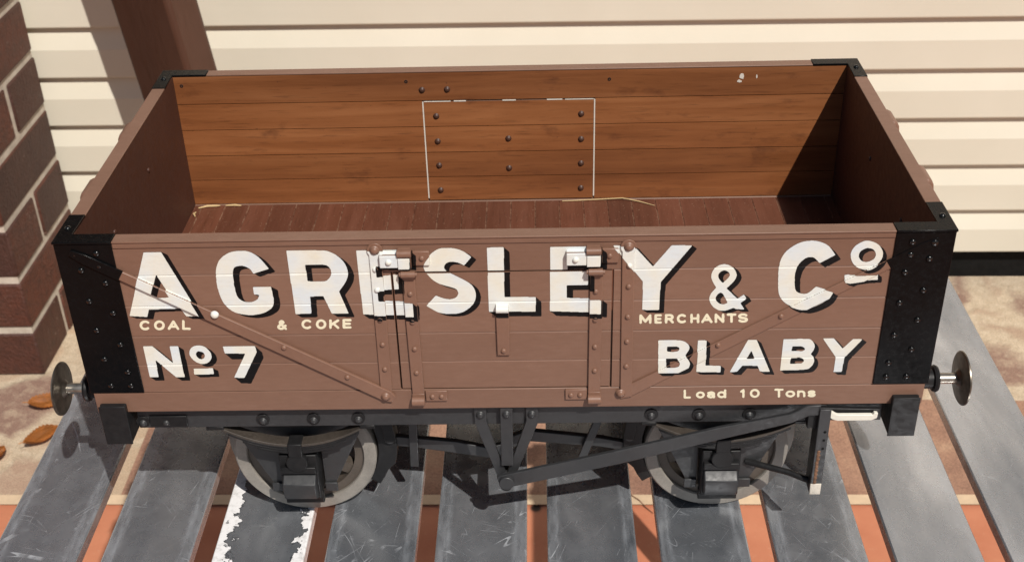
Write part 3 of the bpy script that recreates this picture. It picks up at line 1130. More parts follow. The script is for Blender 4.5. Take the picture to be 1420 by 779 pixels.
for s in (-1, 1):
    bm = bmesh.new()
    xa, xb = sorted((s * 0.2865, s * 0.3060))
    box(bm, xa, xb, -0.0045, W + 0.0045, -0.0260, 0.0085)
    hs = mk('headstock', bm, M['frame_dark'], wag, bevel=0.0010)
    bm = bmesh.new()
    box(bm, xa - 0.0004, xb + 0.0004, -0.0055, -0.0044, -0.0266, 0.0090)
    mk('end_cap', bm, M['frame_dark'], hs, bevel=0.0008)
    hb = dome_mesh('bolt_head', 0.0030, 0.0030, M['frame_dark'], 0.2)
    for zz in (0.006, -0.012):
        o = put_dome('bolt_head', hb, s * 0.3060, 0.003, zz, hs)
        o.rotation_euler = (0, 0, s * math.pi / 2)
    # buffers
    for yy in (0.044, W - 0.044):
        bf = bpy.data.objects.new('buffer', None)
        COL.objects.link(bf); bf.parent = wag
        zb_ = -0.0098
        d = (s, 0, 0)
        bm = bmesh.new()
        lathe(bm, [(0.0, 0.0), (0.0, 0.0120), (0.003, 0.0120), (0.0035, 0.0084), (0.0240, 0.0078), (0.0245, 0.0100), (0.0262, 0.0108), (0.0280, 0.0100), (0.0285, 0.0060), (0.0285, 0.0)], (s * 0.3062, yy, zb_), d, n=36, closed=False)
        mk('buffer_guide', bm, M['frame_dark'], bf, angle=30)
        bm = bmesh.new()
        lathe(bm, [(0.027, 0.0), (0.027, 0.0044), (0.0440, 0.0042), (0.0440, 0.0)], (s * 0.3062, yy, zb_), d, n=24, closed=False)
        mk('buffer_ram', bm, M['steel'], bf, angle=30)
        bm = bmesh.new()
        lathe(bm, [(0.0425, 0.0), (0.0425, 0.0050), (0.0450, 0.0075), (0.0462, 0.0202), (0.0470, 0.0214), (0.0480, 0.0214), (0.0498, 0.0172), (0.0512, 0.0090), (0.0515, 0.0)], (s * 0.3062, yy, zb_), d, n=64, closed=False)
        mk('buffer_head', bm, M['buffer_steel'], bf, angle=25)

WX, WZ, WR = 0.1665, -0.0760, 0.0580
for sx in (-1, 1):
    cx = sx * WX
    for back in (0, 1):
        def yy_(v):
            return (W - v) if back else v
        d = (0, -1, 0) if not back else (0, 1, 0)
        wh = bpy.data.objects.new('wheel', None)
        COL.objects.link(wh); wh.parent = wag
        yf = yy_(0.0400)
        c = (cx, yf, WZ)
        bm = bmesh.new()   # tyre with flange at the back
        lathe(bm, [(0.0, 0.0472), (0.0012, 0.0480), (0.0012, 0.0565), (0.0, WR - 0.0002), (-0.0165, WR + 0.0008), (-0.0185, 0.0655), (-0.0205, 0.0668), (-0.0225, 0.0650), (-0.0230, 0.0472)], c, d, n=72)
        mk('tyre', bm, M['tyre'], wh, angle=30)
        bm = bmesh.new()   # wheel centre with eight spokes
        lathe(bm, [(-0.002, 0.0400), (-0.002, 0.0473), (-0.016, 0.0473), (-0.016, 0.0400)], c, d, n=64)
        lathe(bm, [(0.003, 0.0), (0.003, 0.0125), (-0.020, 0.0140), (-0.020, 0.0)], c, d, n=28, closed=False)
        for k in range(8):
            t = 2 * math.pi * (k + 0.35) / 8
            ux, uz = math.cos(t), math.sin(t)
            bar(bm, [(cx + ux * 0.010, WZ + uz * 0.010), (cx + ux * 0.042, WZ + uz * 0.042)], [0.0062, 0.0048], min(yf - d[1] * 0.004, yf - d[1] * 0.013), max(yf - d[1] * 0.004, yf - d[1] * 0.013))
        mk('wheel_centre', bm, M['dusty'], wh, angle=30)
        # axle guard
        bm = bmesh.new()
        ya, yb = sorted((yy_(0.0255), yy_(0.0285)))
        pts = [(cx - 0.048, -0.0210), (cx + 0.048, -0.0210), (cx + 0.048, -0.0440), (cx + 0.0240, -0.0965), (cx + 0.0165, -0.0985), (cx + 0.0165, -0.0520), (cx - 0.0165, -0.0520), (cx - 0.0165, -0.0985), (cx - 0.0240, -0.0965), (cx - 0.048, -0.0440)]
        prism(bm, pts, 1, ya, yb)
        ag = mk('axle_guard', bm, M['frame'], wag, bevel=0.0004)
        for bx in (-0.0215, 0.0215):
            bm = bmesh.new()
            box(bm, cx + bx - 0.0050, cx + bx + 0.0050, min(ya, yy_(0.0235)), max(ya, yy_(0.0235)), -0.101, -0.0925)
            mk('guard_foot', bm, M['frame'], ag, bevel=0.0005)
        bm = bmesh.new()
        box(bm, cx - 0.0155, cx + 0.0155, min(yy_(0.018), yy_(0.0232)), max(yy_(0.018), yy_(0.0232)), -0.1085, -0.0985)
        mk('guard_keep', bm, M['frame_dark'], ag, bevel=0.0006)
        # axle box
        bm = bmesh.new()
        y_of = lambda v: yy_(v)
        def bx_(x0, x1, ya_, yb_, z0, z1):
            a_, b_ = sorted((yy_(ya_), yy_(yb_)))
            box(bm, x0, x1, a_, b_, z0, z1)
        bx_(cx - 0.0150, cx + 0.0150, 0.012, 0.034, -0.0990, -0.0540)
        ab = mk('axle_box', bm, M['frame_dark'], wag, bevel=0.0010)
        bm = bmesh.new()
        prof = [(yy_(0.0125), -0.0720), (yy_(0.0095), -0.0740), (yy_(0.0042), -0.0785), (yy_(0.0042), -0.0880), (yy_(0.0070), -0.0945), (yy_(0.0125), -0.0975)]
        prism(bm, prof, 0, cx - 0.0132, cx + 0.0132)
        mk('oil_box', bm, M['frame'], ab, bevel=0.0010)
        bm = bmesh.new()
        bx_(cx - 0.0140, cx + 0.0140, 0.0085, 0.0200, -0.0705, -0.0640)
        mk('axle_box_shelf', bm, M['frame_dark'], ab, bevel=0.0008)
        bm = bmesh.new()
        cyl(bm, (cx, yy_(0.0075), -0.0590), (cx, yy_(0.0200), -0.0590), 0.0086, n=24)
        mk('spring_seat', bm, M['frame_dark'], ab, bevel=0.0008)
        # leaf spring: four leaves sagging between two shoes
        ls = bpy.data.objects.new('leaf_spring', None)
        COL.objects.link(ls); ls.parent = wag
        ya, yb = sorted((yy_(0.0085), yy_(0.0190)))
        for lf in range(4):
            hl = 0.0610 - lf * 0.0105
            top, bot = [], []
            for k in range(17):
                u = -1 + 2 * k / 16
                x = u * hl
                z_ = -0.0445 + 0.0215 * (x / 0.061) ** 2 - 0.0024 * lf + 0.0040
                top.append((cx + x, z_)); bot.append((cx + x, z_ - 0.0022))
            bm = bmesh.new()
            prism(bm, top + bot[::-1], 1, ya + 0.0002 * lf, yb - 0.0002 * lf)
            mk('spring_leaf', bm, M['spring'] if lf == 0 else M['frame_dark'], ls, bevel=0.0003)
        bm = bmesh.new()
        box(bm, cx - 0.0056, cx + 0.0056, ya - 0.0012, yb + 0.0012, -0.0522, -0.0395)
        mk('spring_buckle', bm, M['frame_dark'], ls, bevel=0.0008)
        for e in (-1, 1):
            bm = bmesh.new()
            box(bm, cx + e * 0.0585 - 0.0060, cx + e * 0.0585 + 0.0060, ya - 0.0005, yb + 0.0005, -0.0250, -0.0217)
            mk('spring_shoe', bm, M['frame_dark'], ls, bevel=0.0008)
        # brake block on the inner side of the wheel
        if True:
            e = -sx
            ya, yb = sorted((yy_(0.0410), yy_(0.0555)))
            bm = bmesh.new()
            pts = []
            for k in range(11):
                t = math.radians(-34 + k * 6.8)
                pts.append((cx + e * (WR + 0.0016) * math.cos(t), WZ + 0.006 + (WR + 0.0016) * math.sin(t)))
            for k in range(11):
                t = math.radians(34 - k * 6.8)
                bulge = 0.0125 + (0.0045 if 3 <= k <= 7 else 0.0)
                pts.append((cx + e * (WR + bulge) * math.cos(t), WZ + 0.006 + (WR + bulge) * math.sin(t)))
            prism(bm, pts, 1, ya, yb)
            bb = mk('brake_block', bm, M['frame_dark'], wag, bevel=0.0008)
            bm = bmesh.new()
            bxc = cx + e * (WR + 0.012)
            cyl(bm, (bxc, ya - 0.003, WZ + 0.0150), (bxc, yb + 0.003, WZ + 0.0150), 0.0036, n=16)
            mk('block_pin', bm, M['frame'], bb)
            bm = bmesh.new()
            bar(bm, [(bxc + e * 0.001, WZ + 0.014), (cx + e * 0.066, -0.0200)], 0.0045, ya - 0.0042, ya - 0.0012)
            mk('brake_hanger', bm, M['frame_dark'], wag, bevel=0.0005)
    bm = bmesh.new()
    cyl(bm, (cx, 0.030, WZ), (cx, W - 0.030, WZ), 0.0075, n=24)
    mk('axle', bm, M['frame_dark'], wag)

# V hangers, brake rods, cross shaft
for back in (0, 1):
    def yy_(v):
        return (W - v) if back else v
    bm = bmesh.new()
    ya, yb = sorted((yy_(0.0042), yy_(0.0072)))
    for s in (-1, 1):
        bar(bm, [(s * 0.0196 - 0.0008, -0.0008), (s * 0.0196 - 0.0008, -0.0170), (s * 0.0035 - 0.0020, -0.0700)], [0.0048, 0.0046, 0.0036], ya, yb)
    cyl(bm, (-0.0022, ya - 0.0004, -0.0735), (-0.0022, yb + 0.0004, -0.0735), 0.0068, n=24)
    vh = mk('brake_hanger_bracket', bm, M['frame'], wag, bevel=0.0005)
    if not back:
        vb = dome_mesh('bolt_head', 0.0028, 0.0026, M['frame'], 0.2)
        for x in (-0.0204, 0.0188):
            put_dome('bolt_head', vb, x, 0.0042, -0.0095, vh)
        put_dome('bolt_head', vb, -0.0004, 0.0012, -0.0070, vh)
    bm = bmesh.new()
    ya, yb = sorted((yy_(0.0012), yy_(0.0038)))
    bar(bm, [(-0.0004, -0.0008), (-0.0010, -0.0575)], 0.0047, ya, yb)
    mk('middle_strap', bm, M['frame'], vh, bevel=0.0005)
    # push rods
    ya, yb = sorted((yy_(0.0440), yy_(0.0490)))
    bm = bmesh.new()
    bar(bm, [(-0.0990, -0.0660), (-0.0760, -0.0690), (-0.0440, -0.0740), (-0.0180, -0.0800), (-0.0030, -0.0760)], [0.0045, 0.0048, 0.0058, 0.0050, 0.0055], ya, yb)
    mk('push_rod', bm, M['frame'], wag, bevel=0.0006)
    bm = bmesh.new()
    bar(bm, [(0.0990, -0.0760), (0.0720, -0.0700), (0.0400, -0.0660), (0.0150, -0.0630), (0.0000, -0.0700)], [0.0040, 0.0044, 0.0050, 0.0055, 0.0055], ya, yb)
    mk('push_rod', bm, M['frame'], wag, bevel=0.0006)
    ya, yb = sorted((yy_(0.0395), yy_(0.0425)))
    for pts in ([(-0.0764, -0.0200), (-0.0784, -0.0900)], [(0.0725, -0.0200), (0.0700, -0.0480), (0.0585, -0.0830)]):
        bm = bmesh.new()
        bar(bm, pts, 0.0034, ya, yb)
        mk('safety_strap', bm, M['frame'], wag, bevel=0.0005)
bm = bmesh.new()
cyl(bm, (-0.0022, -0.0050, -0.0735), (-0.0022, W + 0.002, -0.0735), 0.0042, n=20)
mk('brake_shaft', bm, M['frame_dark'], wag)

# brake lever with white handle, and its guide
bl = bpy.data.objects.new('brake_lever', None)
COL.objects.link(bl); bl.parent = wag
bm = bmesh.new()
bar(bm, [(-0.0080, -0.0720), (-0.0018, -0.0704), (0.0862, -0.0472), (0.1620, -0.0250), (0.2130, -0.0118), (0.2200, -0.0080), (0.2260, -0.0045), (0.2350, -0.0040)], [0.0060, 0.0064, 0.0064, 0.0056, 0.0042, 0.0042, 0.0046, 0.0046], -0.0022, 0.0010)
mk('lever_bar', bm, M['frame'], bl, bevel=0.0005)
bm = bmesh.new()
cyl(bm, (-0.0018, -0.0052, -0.0704), (-0.0018, 0.0012, -0.0704), 0.0060, n=24)
mk('pivot_pin', bm, M['frame'], bl, bevel=0.0006)
bm = bmesh.new()
bar(bm, [(0.2300, -0.0060), (0.2440, -0.0075), (0.2760, -0.0085), (0.2800, -0.0085)], [0.0030, 0.0032, 0.0030, 0.0030], 0.0005, 0.0040)
mk('handle_core', bm, M['frame_dark'], bl, bevel=0.0005)
bm = bmesh.new()
bar(bm, [(0.2405, -0.0040), (0.2420, -0.0065), (0.2450, -0.0092), (0.2480, -0.0102), (0.2730, -0.0102), (0.2752, -0.0094), (0.2760, -0.0060)], [0.0016, 0.0022, 0.0026, 0.0027, 0.0026, 0.0022, 0.0014], -0.0036, -0.0006)
o = mk('lever_handle', bm, M['white_iron'], bl, bevel=0.0006)
o['label'] = 'white painted grip of the brake lever'
gd = bpy.data.objects.new('lever_guide', None)
COL.objects.link(gd); gd.parent = wag
M['guide_worn'] = worn_paint('worn_white_guide', (0.60, 0.55, 0.47), 0.30, 0.5, 0.4, 5, (0.12, 0.05, 0.02))
bm = bmesh.new()
box(bm, 0.2338, 0.2424, -0.0042, -0.0020, -0.0740, -0.0020)
mk('guide_plate', bm, M['frame'], gd, bevel=0.0005)
bm = bmesh.new()
box(bm, 0.2338, 0.2356, -0.0020, 0.0120, -0.0840, -0.0020)
mk('guide_side', bm, M['frame_dark'], gd, bevel=0.0004)
bm = bmesh.new()
box(bm, 0.2340, 0.2424, -0.0042, -0.0020, -0.0850, -0.0742)
mk('guide_foot', bm, M['guide_worn'], gd, bevel=0.0004)
bm = bmesh.new()
for k in range(9):
    t = k / 8
    lathe(bm, [(0, 0.0), (0.0, 0.0013), (0.0007, 0.0009), (0.0007, 0.0)], (0.2370 + random.uniform(-0.0006, 0.0006), -0.0042, -0.0720 + 0.0300 * t), (0, -1, 0), n=10, closed=False)
box(bm, 0.2358, 0.2378, -0.00455, -0.0041, -0.0738, -0.0420)
mk('guide_rack', bm, worn_paint('rusty_rack', (0.17, 0.085, 0.045), 0.5, 0.6, 0.5, 6, (0.45, 0.38, 0.3)), gd)
bm = bmesh.new()
for zz in (-0.0230, -0.0310, -0.0390):
    lathe(bm, [(0, 0.0), (0, 0.0011), (0.0002, 0.0011), (0.0002, 0.0)], (0.2395, -0.0042, zz), (0, -1, 0), n=12, closed=False)
mk('pin_holes', bm, M['matte_black'], gd)['kind'] = 'stuff'
bm = bmesh.new()
box(bm, 0.2270, 0.2400, 0.0012, 0.0075, -0.0235, -0.0015)
mk('guide_bracket', bm, M['frame_dark'], gd, bevel=0.0005)
bm = bmesh.new()
tube(bm, [(0.2345, 0.004, -0.0775), (0.2200, 0.012, -0.0760), (0.1880, 0.0255, -0.0755)], [0.0026, 0.0026, 0.0026], n=14)
mk('guide_stay', bm, M['frame_dark'], gd)

# ------------------------------------------------------------------ signwriting
bpy.context.view_layer.update()
dg = bpy.context.evaluated_depsgraph_get()
bv, bp = [], []
inv = wag.matrix_world.inverted()
for o in front_bvh:
    ev = o.evaluated_get(dg)
    me = ev.to_mesh()
    mw = inv @ o.matrix_world
    n0 = len(bv)
    bv += [mw @ v.co for v in me.vertices]
    bp += [tuple(i + n0 for i in p.vertices) for p in me.polygons]
    ev.to_mesh_clear()
tree = BVHTree.FromPolygons(bv, bp)


def smooth_outline(pts):
    """points with a third value are smooth, the others are corners"""
    n = len(pts); out = []
    def sm(p): return len(p) > 2
    for i in range(n):
        p0, p1, p2, p3 = pts[i - 1], pts[i], pts[(i + 1) % n], pts[(i + 2) % n]
        if not sm(p1) and not sm(p2):
            out.append((p1[0], p1[1])); continue
        a = np.array(p1[:2], float); b = np.array(p2[:2], float)
        m1 = (b - np.array(p0[:2])) / 2 if sm(p1) else (b - a)
        m2 = (np.array(p3[:2]) - a) / 2 if sm(p2) else (b - a)
        for k in range(8):
            t = k / 8
            h = (2 * t**3 - 3 * t**2 + 1) * a + (t**3 - 2 * t**2 + t) * m1 + (-2 * t**3 + 3 * t**2) * b + (t**3 - t**2) * m2
            out.append((h[0], h[1]))
    return out


def inside(poly, X, Z):
    r = np.zeros(X.shape, bool)
    n = len(poly)
    for i in range(n):
        x1, z1 = poly[i]; x2, z2 = poly[(i + 1) % n]
        if z1 == z2:
            continue
        c = ((Z >= z1) != (Z >= z2)) & (X < (x2 - x1) * (Z - z1) / (z2 - z1) + x1)
        r ^= c
    return r


def paint_mesh(name, mask, x0, z0, h, lift, mat, parent):
    """marching squares over a coverage grid; the film follows the boards, straps and rivets beneath it"""
    F = mask.astype(float)
    for _ in range(2):
        Pd = np.pad(F, 1)
        F = (Pd[1:-1, 1:-1] * 4 + (Pd[:-2, 1:-1] + Pd[2:, 1:-1] + Pd[1:-1, :-2] + Pd[1:-1, 2:]) * 2 + Pd[:-2, :-2] + Pd[2:, :-2] + Pd[:-2, 2:] + Pd[2:, 2:]) / 16
    nz, nx = F.shape
    verts, idx, faces = [], {}, []
    def vid(key, x, z):
        if key not in idx:
            idx[key] = len(verts); verts.append((x, z))
        return idx[key]
    B = F >= 0.5
    act = np.argwhere(B[:-1, :-1] | B[1:, :-1] | B[:-1, 1:] | B[1:, 1:])
    for j, i in act:
        cs = ((j, i), (j, i + 1), (j + 1, i + 1), (j + 1, i))
        ins = [B[c] for c in cs]
        poly = []
        for k in range(4):
            a, b = cs[k], cs[(k + 1) % 4]
            if ins[k]:
                poly.append(vid(a, x0 + a[1] * h, z0 + a[0] * h))
            if ins[k] != ins[(k + 1) % 4]:
                t = (0.5 - F[a]) / (F[b] - F[a])
                key = (a, b) if a < b else (b, a)
                poly.append(vid(key, x0 + (a[1] + (b[1] - a[1]) * t) * h, z0 + (a[0] + (b[0] - a[0]) * t) * h))
        if len(poly) >= 3:
            faces.append(poly)
    ys = []
    for (x, z) in verts:
        hit = tree.ray_cast(Vector((x, -0.06, z)), Vector((0, 1, 0)))[0]
        ys.append(hit.y if hit else 1.0)
    good = [f for f in faces if max(ys[i] for i in f) < 0.0030]
    me = bpy.data.meshes.new(name)
    me.from_pydata([(x, y - lift, z) for (x, z), y in zip(verts, ys)], [], good)
    bmt = bmesh.new(); bmt.from_mesh(me)
    bmesh.ops.delete(bmt, geom=[v for v in bmt.verts if not v.link_faces], context='VERTS')
    bmt.normal_update()
    for f in bmt.faces:
        if f.normal.y > 0:
            f.normal_flip()
    bmt.to_mesh(me); bmt.free()
    me.materials.append(mat)
    o = bpy.data.objects.new(name, me)
    COL.objects.link(o)
    o.parent = parent
    return o


S1, S2, S3 = 779 / 120, 7.79, 779 / 110
LET = {
 'A': ((170, 335, S1), [[(188, 97), (345, 95), (702, 672), (575, 674), (520, 602), (235, 612), (222, 678), (62, 670)], [(300, 298), (425, 485), (345, 491), (255, 480)]], (52, 24)),
 'G': ((285, 335, S1), [[(300, 85, 1), (390, 92, 1), (480, 145, 1), (570, 245), (430, 290), (400, 248, 1), (335, 219, 1), (265, 230, 1), (246, 270, 1), (250, 340, 1), (265, 430, 1), (290, 500, 1), (340, 538, 1), (410, 545, 1), (465, 520, 1), (485, 480), (435, 475), (425, 410), (590, 407), (613, 560, 1), (550, 630, 1), (450, 658, 1), (360, 658, 1), (250, 630, 1), (165, 555, 1), (115, 440, 1), (95, 320, 1), (97, 240, 1), (130, 160, 1), (210, 102, 1)]], (55, 28)),
 'R': ((390, 335, S1), [[(46, 82), (330, 80, 1), (420, 88, 1), (505, 130, 1), (572, 200, 1), (600, 285, 1), (580, 360, 1), (520, 450), (607, 648), (455, 648), (378, 490), (260, 495), (272, 648), (128, 652)], [(215, 208), (370, 208, 1), (425, 225, 1), (450, 275, 1), (435, 325, 1), (385, 358, 1), (235, 358)]], (52, 33)),
 'E': ((485, 335, S1), [[(58, 82), (543, 72), (543, 215), (235, 215), (243, 314), (435, 296), (440, 430), (250, 438), (258, 528), (570, 545), (577, 667), (120, 655)]], (52, 42)),
 'S': ((575, 335, S1), [[(290, 58, 1), (370, 65, 1), (440, 90, 1), (510, 140), (445, 215), (390, 190, 1), (330, 182, 1), (285, 195, 1), (265, 230, 1), (285, 265, 1), (350, 300, 1), (430, 340, 1), (510, 390, 1), (548, 460, 1), (540, 540, 1), (490, 600, 1), (420, 640, 1), (330, 652, 1), (220, 640, 1), (105, 580), (190, 487), (260, 512, 1), (320, 520, 1), (370, 505, 1), (392, 470, 1), (375, 430, 1), (320, 410, 1), (220, 380, 1), (150, 335, 1), (95, 270, 1), (80, 215, 1), (105, 160, 1), (160, 100, 1), (220, 65, 1)]], (45, 24)),
 'L': ((660, 335, S1), [[(97, 55), (250, 52), (256, 500), (538, 500), (538, 631), (118, 632)]], (52, 44)),
 'E2': ((750, 335, S1), [[(85, 48), (537, 42), (540, 205), (240, 205), (240, 262), (425, 262), (425, 392), (232, 395), (232, 508), (540, 515), (540, 640), (82, 628)]], (58, 44)),
 'Y': ((850, 325, S1), [[(0, 100), (190, 105), (360, 290), (530, 98), (715, 100), (430, 430), (415, 680), (265, 680), (270, 425)]], (46, 28)),
 '&': ((965, 350, S2), [[(330, 130, 1), (400, 165, 1), (440, 235, 1), (415, 305, 1), (330, 390), (450, 500), (520, 455), (548, 500), (480, 548), (525, 615), (435, 612), (405, 598), (330, 625, 1), (260, 628, 1), (190, 590, 1), (148, 520, 1), (160, 450, 1), (220, 380), (185, 320, 1), (165, 260, 1), (190, 190, 1), (250, 140, 1)], [(310, 195, 1), (355, 215, 1), (362, 260, 1), (290, 332), (250, 285, 1), (243, 245, 1), (265, 210, 1)], [(265, 435, 1), (295, 450), (345, 545), (300, 560, 1), (250, 550, 1), (215, 510, 1), (225, 465, 1)]], (56, 28)),
 'C': ((1065, 325, S1), [[(390, 58, 1), (470, 68, 1), (545, 105, 1), (608, 185), (465, 260), (415, 210, 1), (350, 210, 1), (285, 260, 1), (250, 330, 1), (240, 410, 1), (245, 490, 1), (275, 525, 1), (350, 532, 1), (435, 470), (500, 490), (585, 515), (530, 590, 1), (430, 645, 1), (330, 672, 1), (230, 655, 1), (140, 605, 1), (98, 530, 1), (92, 420, 1), (98, 310, 1), (120, 220, 1), (180, 140, 1), (290, 75, 1)]], (55, 40)),
 'o': ((1155, 325, S2), [[(390, 70, 1), (490, 110, 1), (540, 190, 1), (525, 270, 1), (450, 350, 1), (350, 382, 1), (260, 355, 1), (205, 290, 1), (195, 210, 1), (230, 140, 1), (310, 85, 1)], [(385, 148, 1), (440, 165, 1), (465, 215, 1), (440, 270, 1), (370, 298, 1), (310, 285, 1), (280, 240, 1), (295, 190, 1), (340, 158, 1)], [(125, 440), (170, 432), (190, 442), (490, 432), (483, 490), (350, 498), (180, 522), (128, 512)]], (47, 31)),
 'N': ((185, 465, S2), [[(105, 118), (205, 118), (428, 300), (390, 118), (482, 118), (553, 448), (460, 450), (237, 264), (272, 448), (178, 452)]], (58, 42)),
 'o2': ((255, 465, S1), [[(110, 92, 1), (180, 100, 1), (235, 150, 1), (248, 200, 1), (215, 245, 1), (150, 255, 1), (90, 225, 1), (52, 175, 1), (60, 120, 1)], [(135, 143, 1), (175, 155, 1), (188, 190, 1), (165, 213, 1), (130, 205, 1), (108, 175, 1), (115, 150, 1)], [(85, 298), (262, 295), (272, 348), (95, 352)]], (46, 28)),
 '7': ((255, 465, S1), [[(350, 100), (640, 97), (655, 150), (545, 382), (452, 380), (553, 163), (368, 163)]], (56, 56)),
 'B': ((900, 455, S3), [[(92, 120), (270, 118, 1), (340, 128, 1), (385, 160, 1), (395, 205, 1), (355, 268), (390, 310, 1), (398, 350, 1), (370, 400, 1), (310, 425, 1), (240, 430), (90, 432)], [(178, 182), (270, 180, 1), (300, 200, 1), (285, 225, 1), (250, 232), (178, 232)], [(168, 300), (265, 300, 1), (300, 330, 1), (290, 365, 1), (250, 378), (168, 378)]], (42, 30)),
 'L2': ((900, 455, S3), [[(482, 120), (565, 120), (555, 365), (707, 370), (700, 432), (465, 430)]], (40, 28)),
 'A2': ((1000, 455, S3), [[(265, 115), (350, 115), (480, 428), (382, 425), (358, 368), (208, 368), (155, 428), (85, 430)], [(298, 220), (330, 300), (250, 300)]], (50, 32)),
 'B2': ((1000, 455, S3), [[(615, 108), (840, 105, 1), (890, 120, 1), (918, 165, 1), (910, 210, 1), (880, 255), (905, 280, 1), (912, 330, 1), (880, 380, 1), (820, 405, 1), (580, 415)], [(700, 178), (790, 178, 1), (825, 205, 1), (800, 225), (690, 225)], [(685, 295), (785, 292, 1), (815, 318, 1), (790, 345), (675, 350)]], (48, 35)),
 'Y2': ((1100, 455, S3), [[(292, 100), (400, 100), (485, 200), (590, 105), (682, 108), (503, 290), (475, 430), (395, 428), (418, 285)]], (48, 32)),
}
HG = 0.00030
for key, ((ox, oy, sc), outl, off) in LET.items():
    polys = [[P(ox + a / sc, oy + b / sc, -0.0004) for a, b in smooth_outline(pl)] for pl in outl]
    c = np.mean([p for p in polys[0]], axis=0)
    xs = [p[0] for pl in polys for p in pl]; zs = [p[1] for pl in polys for p in pl]
    sdx, sdz = off[0] / sc * 0.000505, -off[1] / sc * 0.000615
    x0, x1, z0, z1 = min(xs) - 0.002, max(xs) + sdx + 0.002, min(zs) + sdz - 0.002, max(zs) + 0.002
    gx = np.arange(x0, x1, HG); gz = np.arange(z0, z1, HG)
    X, Z = np.meshgrid(gx, gz)
    def full(X, Z):
        r = np.zeros(X.shape, bool)
        for pl in polys:
            r ^= inside(pl, X, Z)
        return r
    white = full(X, Z)
    shade = white.copy()
    for k in range(1, 15):
        t = k / 14
        shade |= full(X - sdx * t, Z - sdz * t)
    er = shade
    paint_mesh('lettering_shadow', er, x0, z0, HG, 0.00010, M['letter_shade'], side)
    paint_mesh('lettering', white, x0, z0, HG, 0.00024, M['letter'], side)


def arc(cx, cy, rx, ry, a0, a1, n=14):
    return [(cx + rx * math.cos(math.radians(a0 + (a1 - a0) * k / n)), cy + ry * math.sin(math.radians(a0 + (a1 - a0) * k / n))) for k in range(n + 1)]


GL = {   # strokes in a unit box, y up
 'C': [arc(0.52, 0.5, 0.48, 0.5, 48, 312)],
 'O': [arc(0.5, 0.5, 0.5, 0.5, 0, 360, 24)],
 'A': [[(0, 0), (0.5, 1), (1, 0)], [(0.2, 0.3), (0.8, 0.3)]],
 'L': [[(0, 1), (0, 0), (1, 0)]],
 'K': [[(0, 0), (0, 1)], [(1, 1), (0.05, 0.4)], [(0.35, 0.6), (1, 0)]],
 'E': [[(1, 1), (0, 1), (0, 0), (1, 0)], [(0, 0.5), (0.9, 0.5)]],
 'M': [[(0, 0), (0, 1), (0.5, 0.15), (1, 1), (1, 0)]],
 'R': [[(0, 0), (0, 1), (0.65, 1)] + arc(0.65, 0.74, 0.33, 0.26, 90, -90, 8) + [(0, 0.48)], [(0.55, 0.48), (1, 0)]],
 'H': [[(0, 0), (0, 1)], [(1, 0), (1, 1)], [(0, 0.5), (1, 0.5)]],
 'N': [[(0, 0), (0, 1), (1, 0), (1, 1)]],
 'T': [[(0, 1), (1, 1)], [(0.5, 1), (0.5, 0)]],
 'S': [arc(0.5, 0.75, 0.46, 0.25, 25, 270, 12) + arc(0.5, 0.25, 0.48, 0.25, 90, -155, 12)],
 '&': [[(1, 0), (0.25, 0.72)] + arc(0.45, 0.82, 0.22, 0.18, 200, 0, 8) + [(0.1, 0.36)] + arc(0.4, 0.24, 0.36, 0.24, 165, 300, 8) + [(0.95, 0.42)]],
 'o': [arc(0.5, 0.36, 0.5, 0.36, 0, 360, 20)],
 'a': [arc(0.44, 0.20, 0.42, 0.20, 0, 360, 16), [(0.05, 0.62)] + arc(0.48, 0.52, 0.42, 0.2, 150, 0, 8) + [(0.9, 0.0)]],
 'd': [arc(0.44, 0.36, 0.44, 0.36, 0, 360, 18), [(0.92, 1), (0.92, 0)]],
 '1': [[(0.1, 0.78), (0.6, 1), (0.6, 0)]],
 '0': [arc(0.5, 0.5, 0.5, 0.5, 0, 360, 24)],
 'n': [[(0, 0), (0, 0.72)], [(0, 0.45)] + arc(0.5, 0.42, 0.46, 0.3, 150, 0, 10) + [(0.97, 0)]],
 's': [arc(0.5, 0.55, 0.44, 0.17, 20, 270, 10) + arc(0.5, 0.18, 0.46, 0.19, 90, -160, 10)],
}


def small_text(word, items, wpx, parent):
    """items: (glyph, left px, right px, top px, bottom px)"""
    segs = []
    for ch, xl, xr, yt, yb in items:
        hw = wpx / 2
        for st in GL[ch]:
            q_ = [P(xl + hw + u * (xr - xl - wpx), yb - hw - v * (yb - yt - wpx), -0.0003) for u, v in st]
            segs += list(zip(q_, q_[1:]))
    r = wpx / 2 * 0.00053
    h = 0.00022
    xs = [p[0] for s_ in segs for p in s_]; zs = [p[1] for s_ in segs for p in s_]
    x0, z0 = min(xs) - 0.003, min(zs) - 0.003
    gx = np.arange(x0, max(xs) + 0.003, h); gz = np.arange(z0, max(zs) + 0.003, h)
    X, Z = np.meshgrid(gx, gz)
    Mk = np.zeros(X.shape, bool)
    for (ax, az), (bx, bz) in segs:
        L2 = (bx - ax) ** 2 + (bz - az) ** 2 + 1e-12
        t = np.clip(((X - ax) * (bx - ax) + (Z - az) * (bz - az)) / L2, 0, 1)
        Mk |= np.hypot(X - ax - t * (bx - ax), (Z - az - t * (bz - az)) * 0.9) < r
    return paint_mesh('lettering', Mk, x0, z0, h, 0.00022, M['letter_cream'], parent)


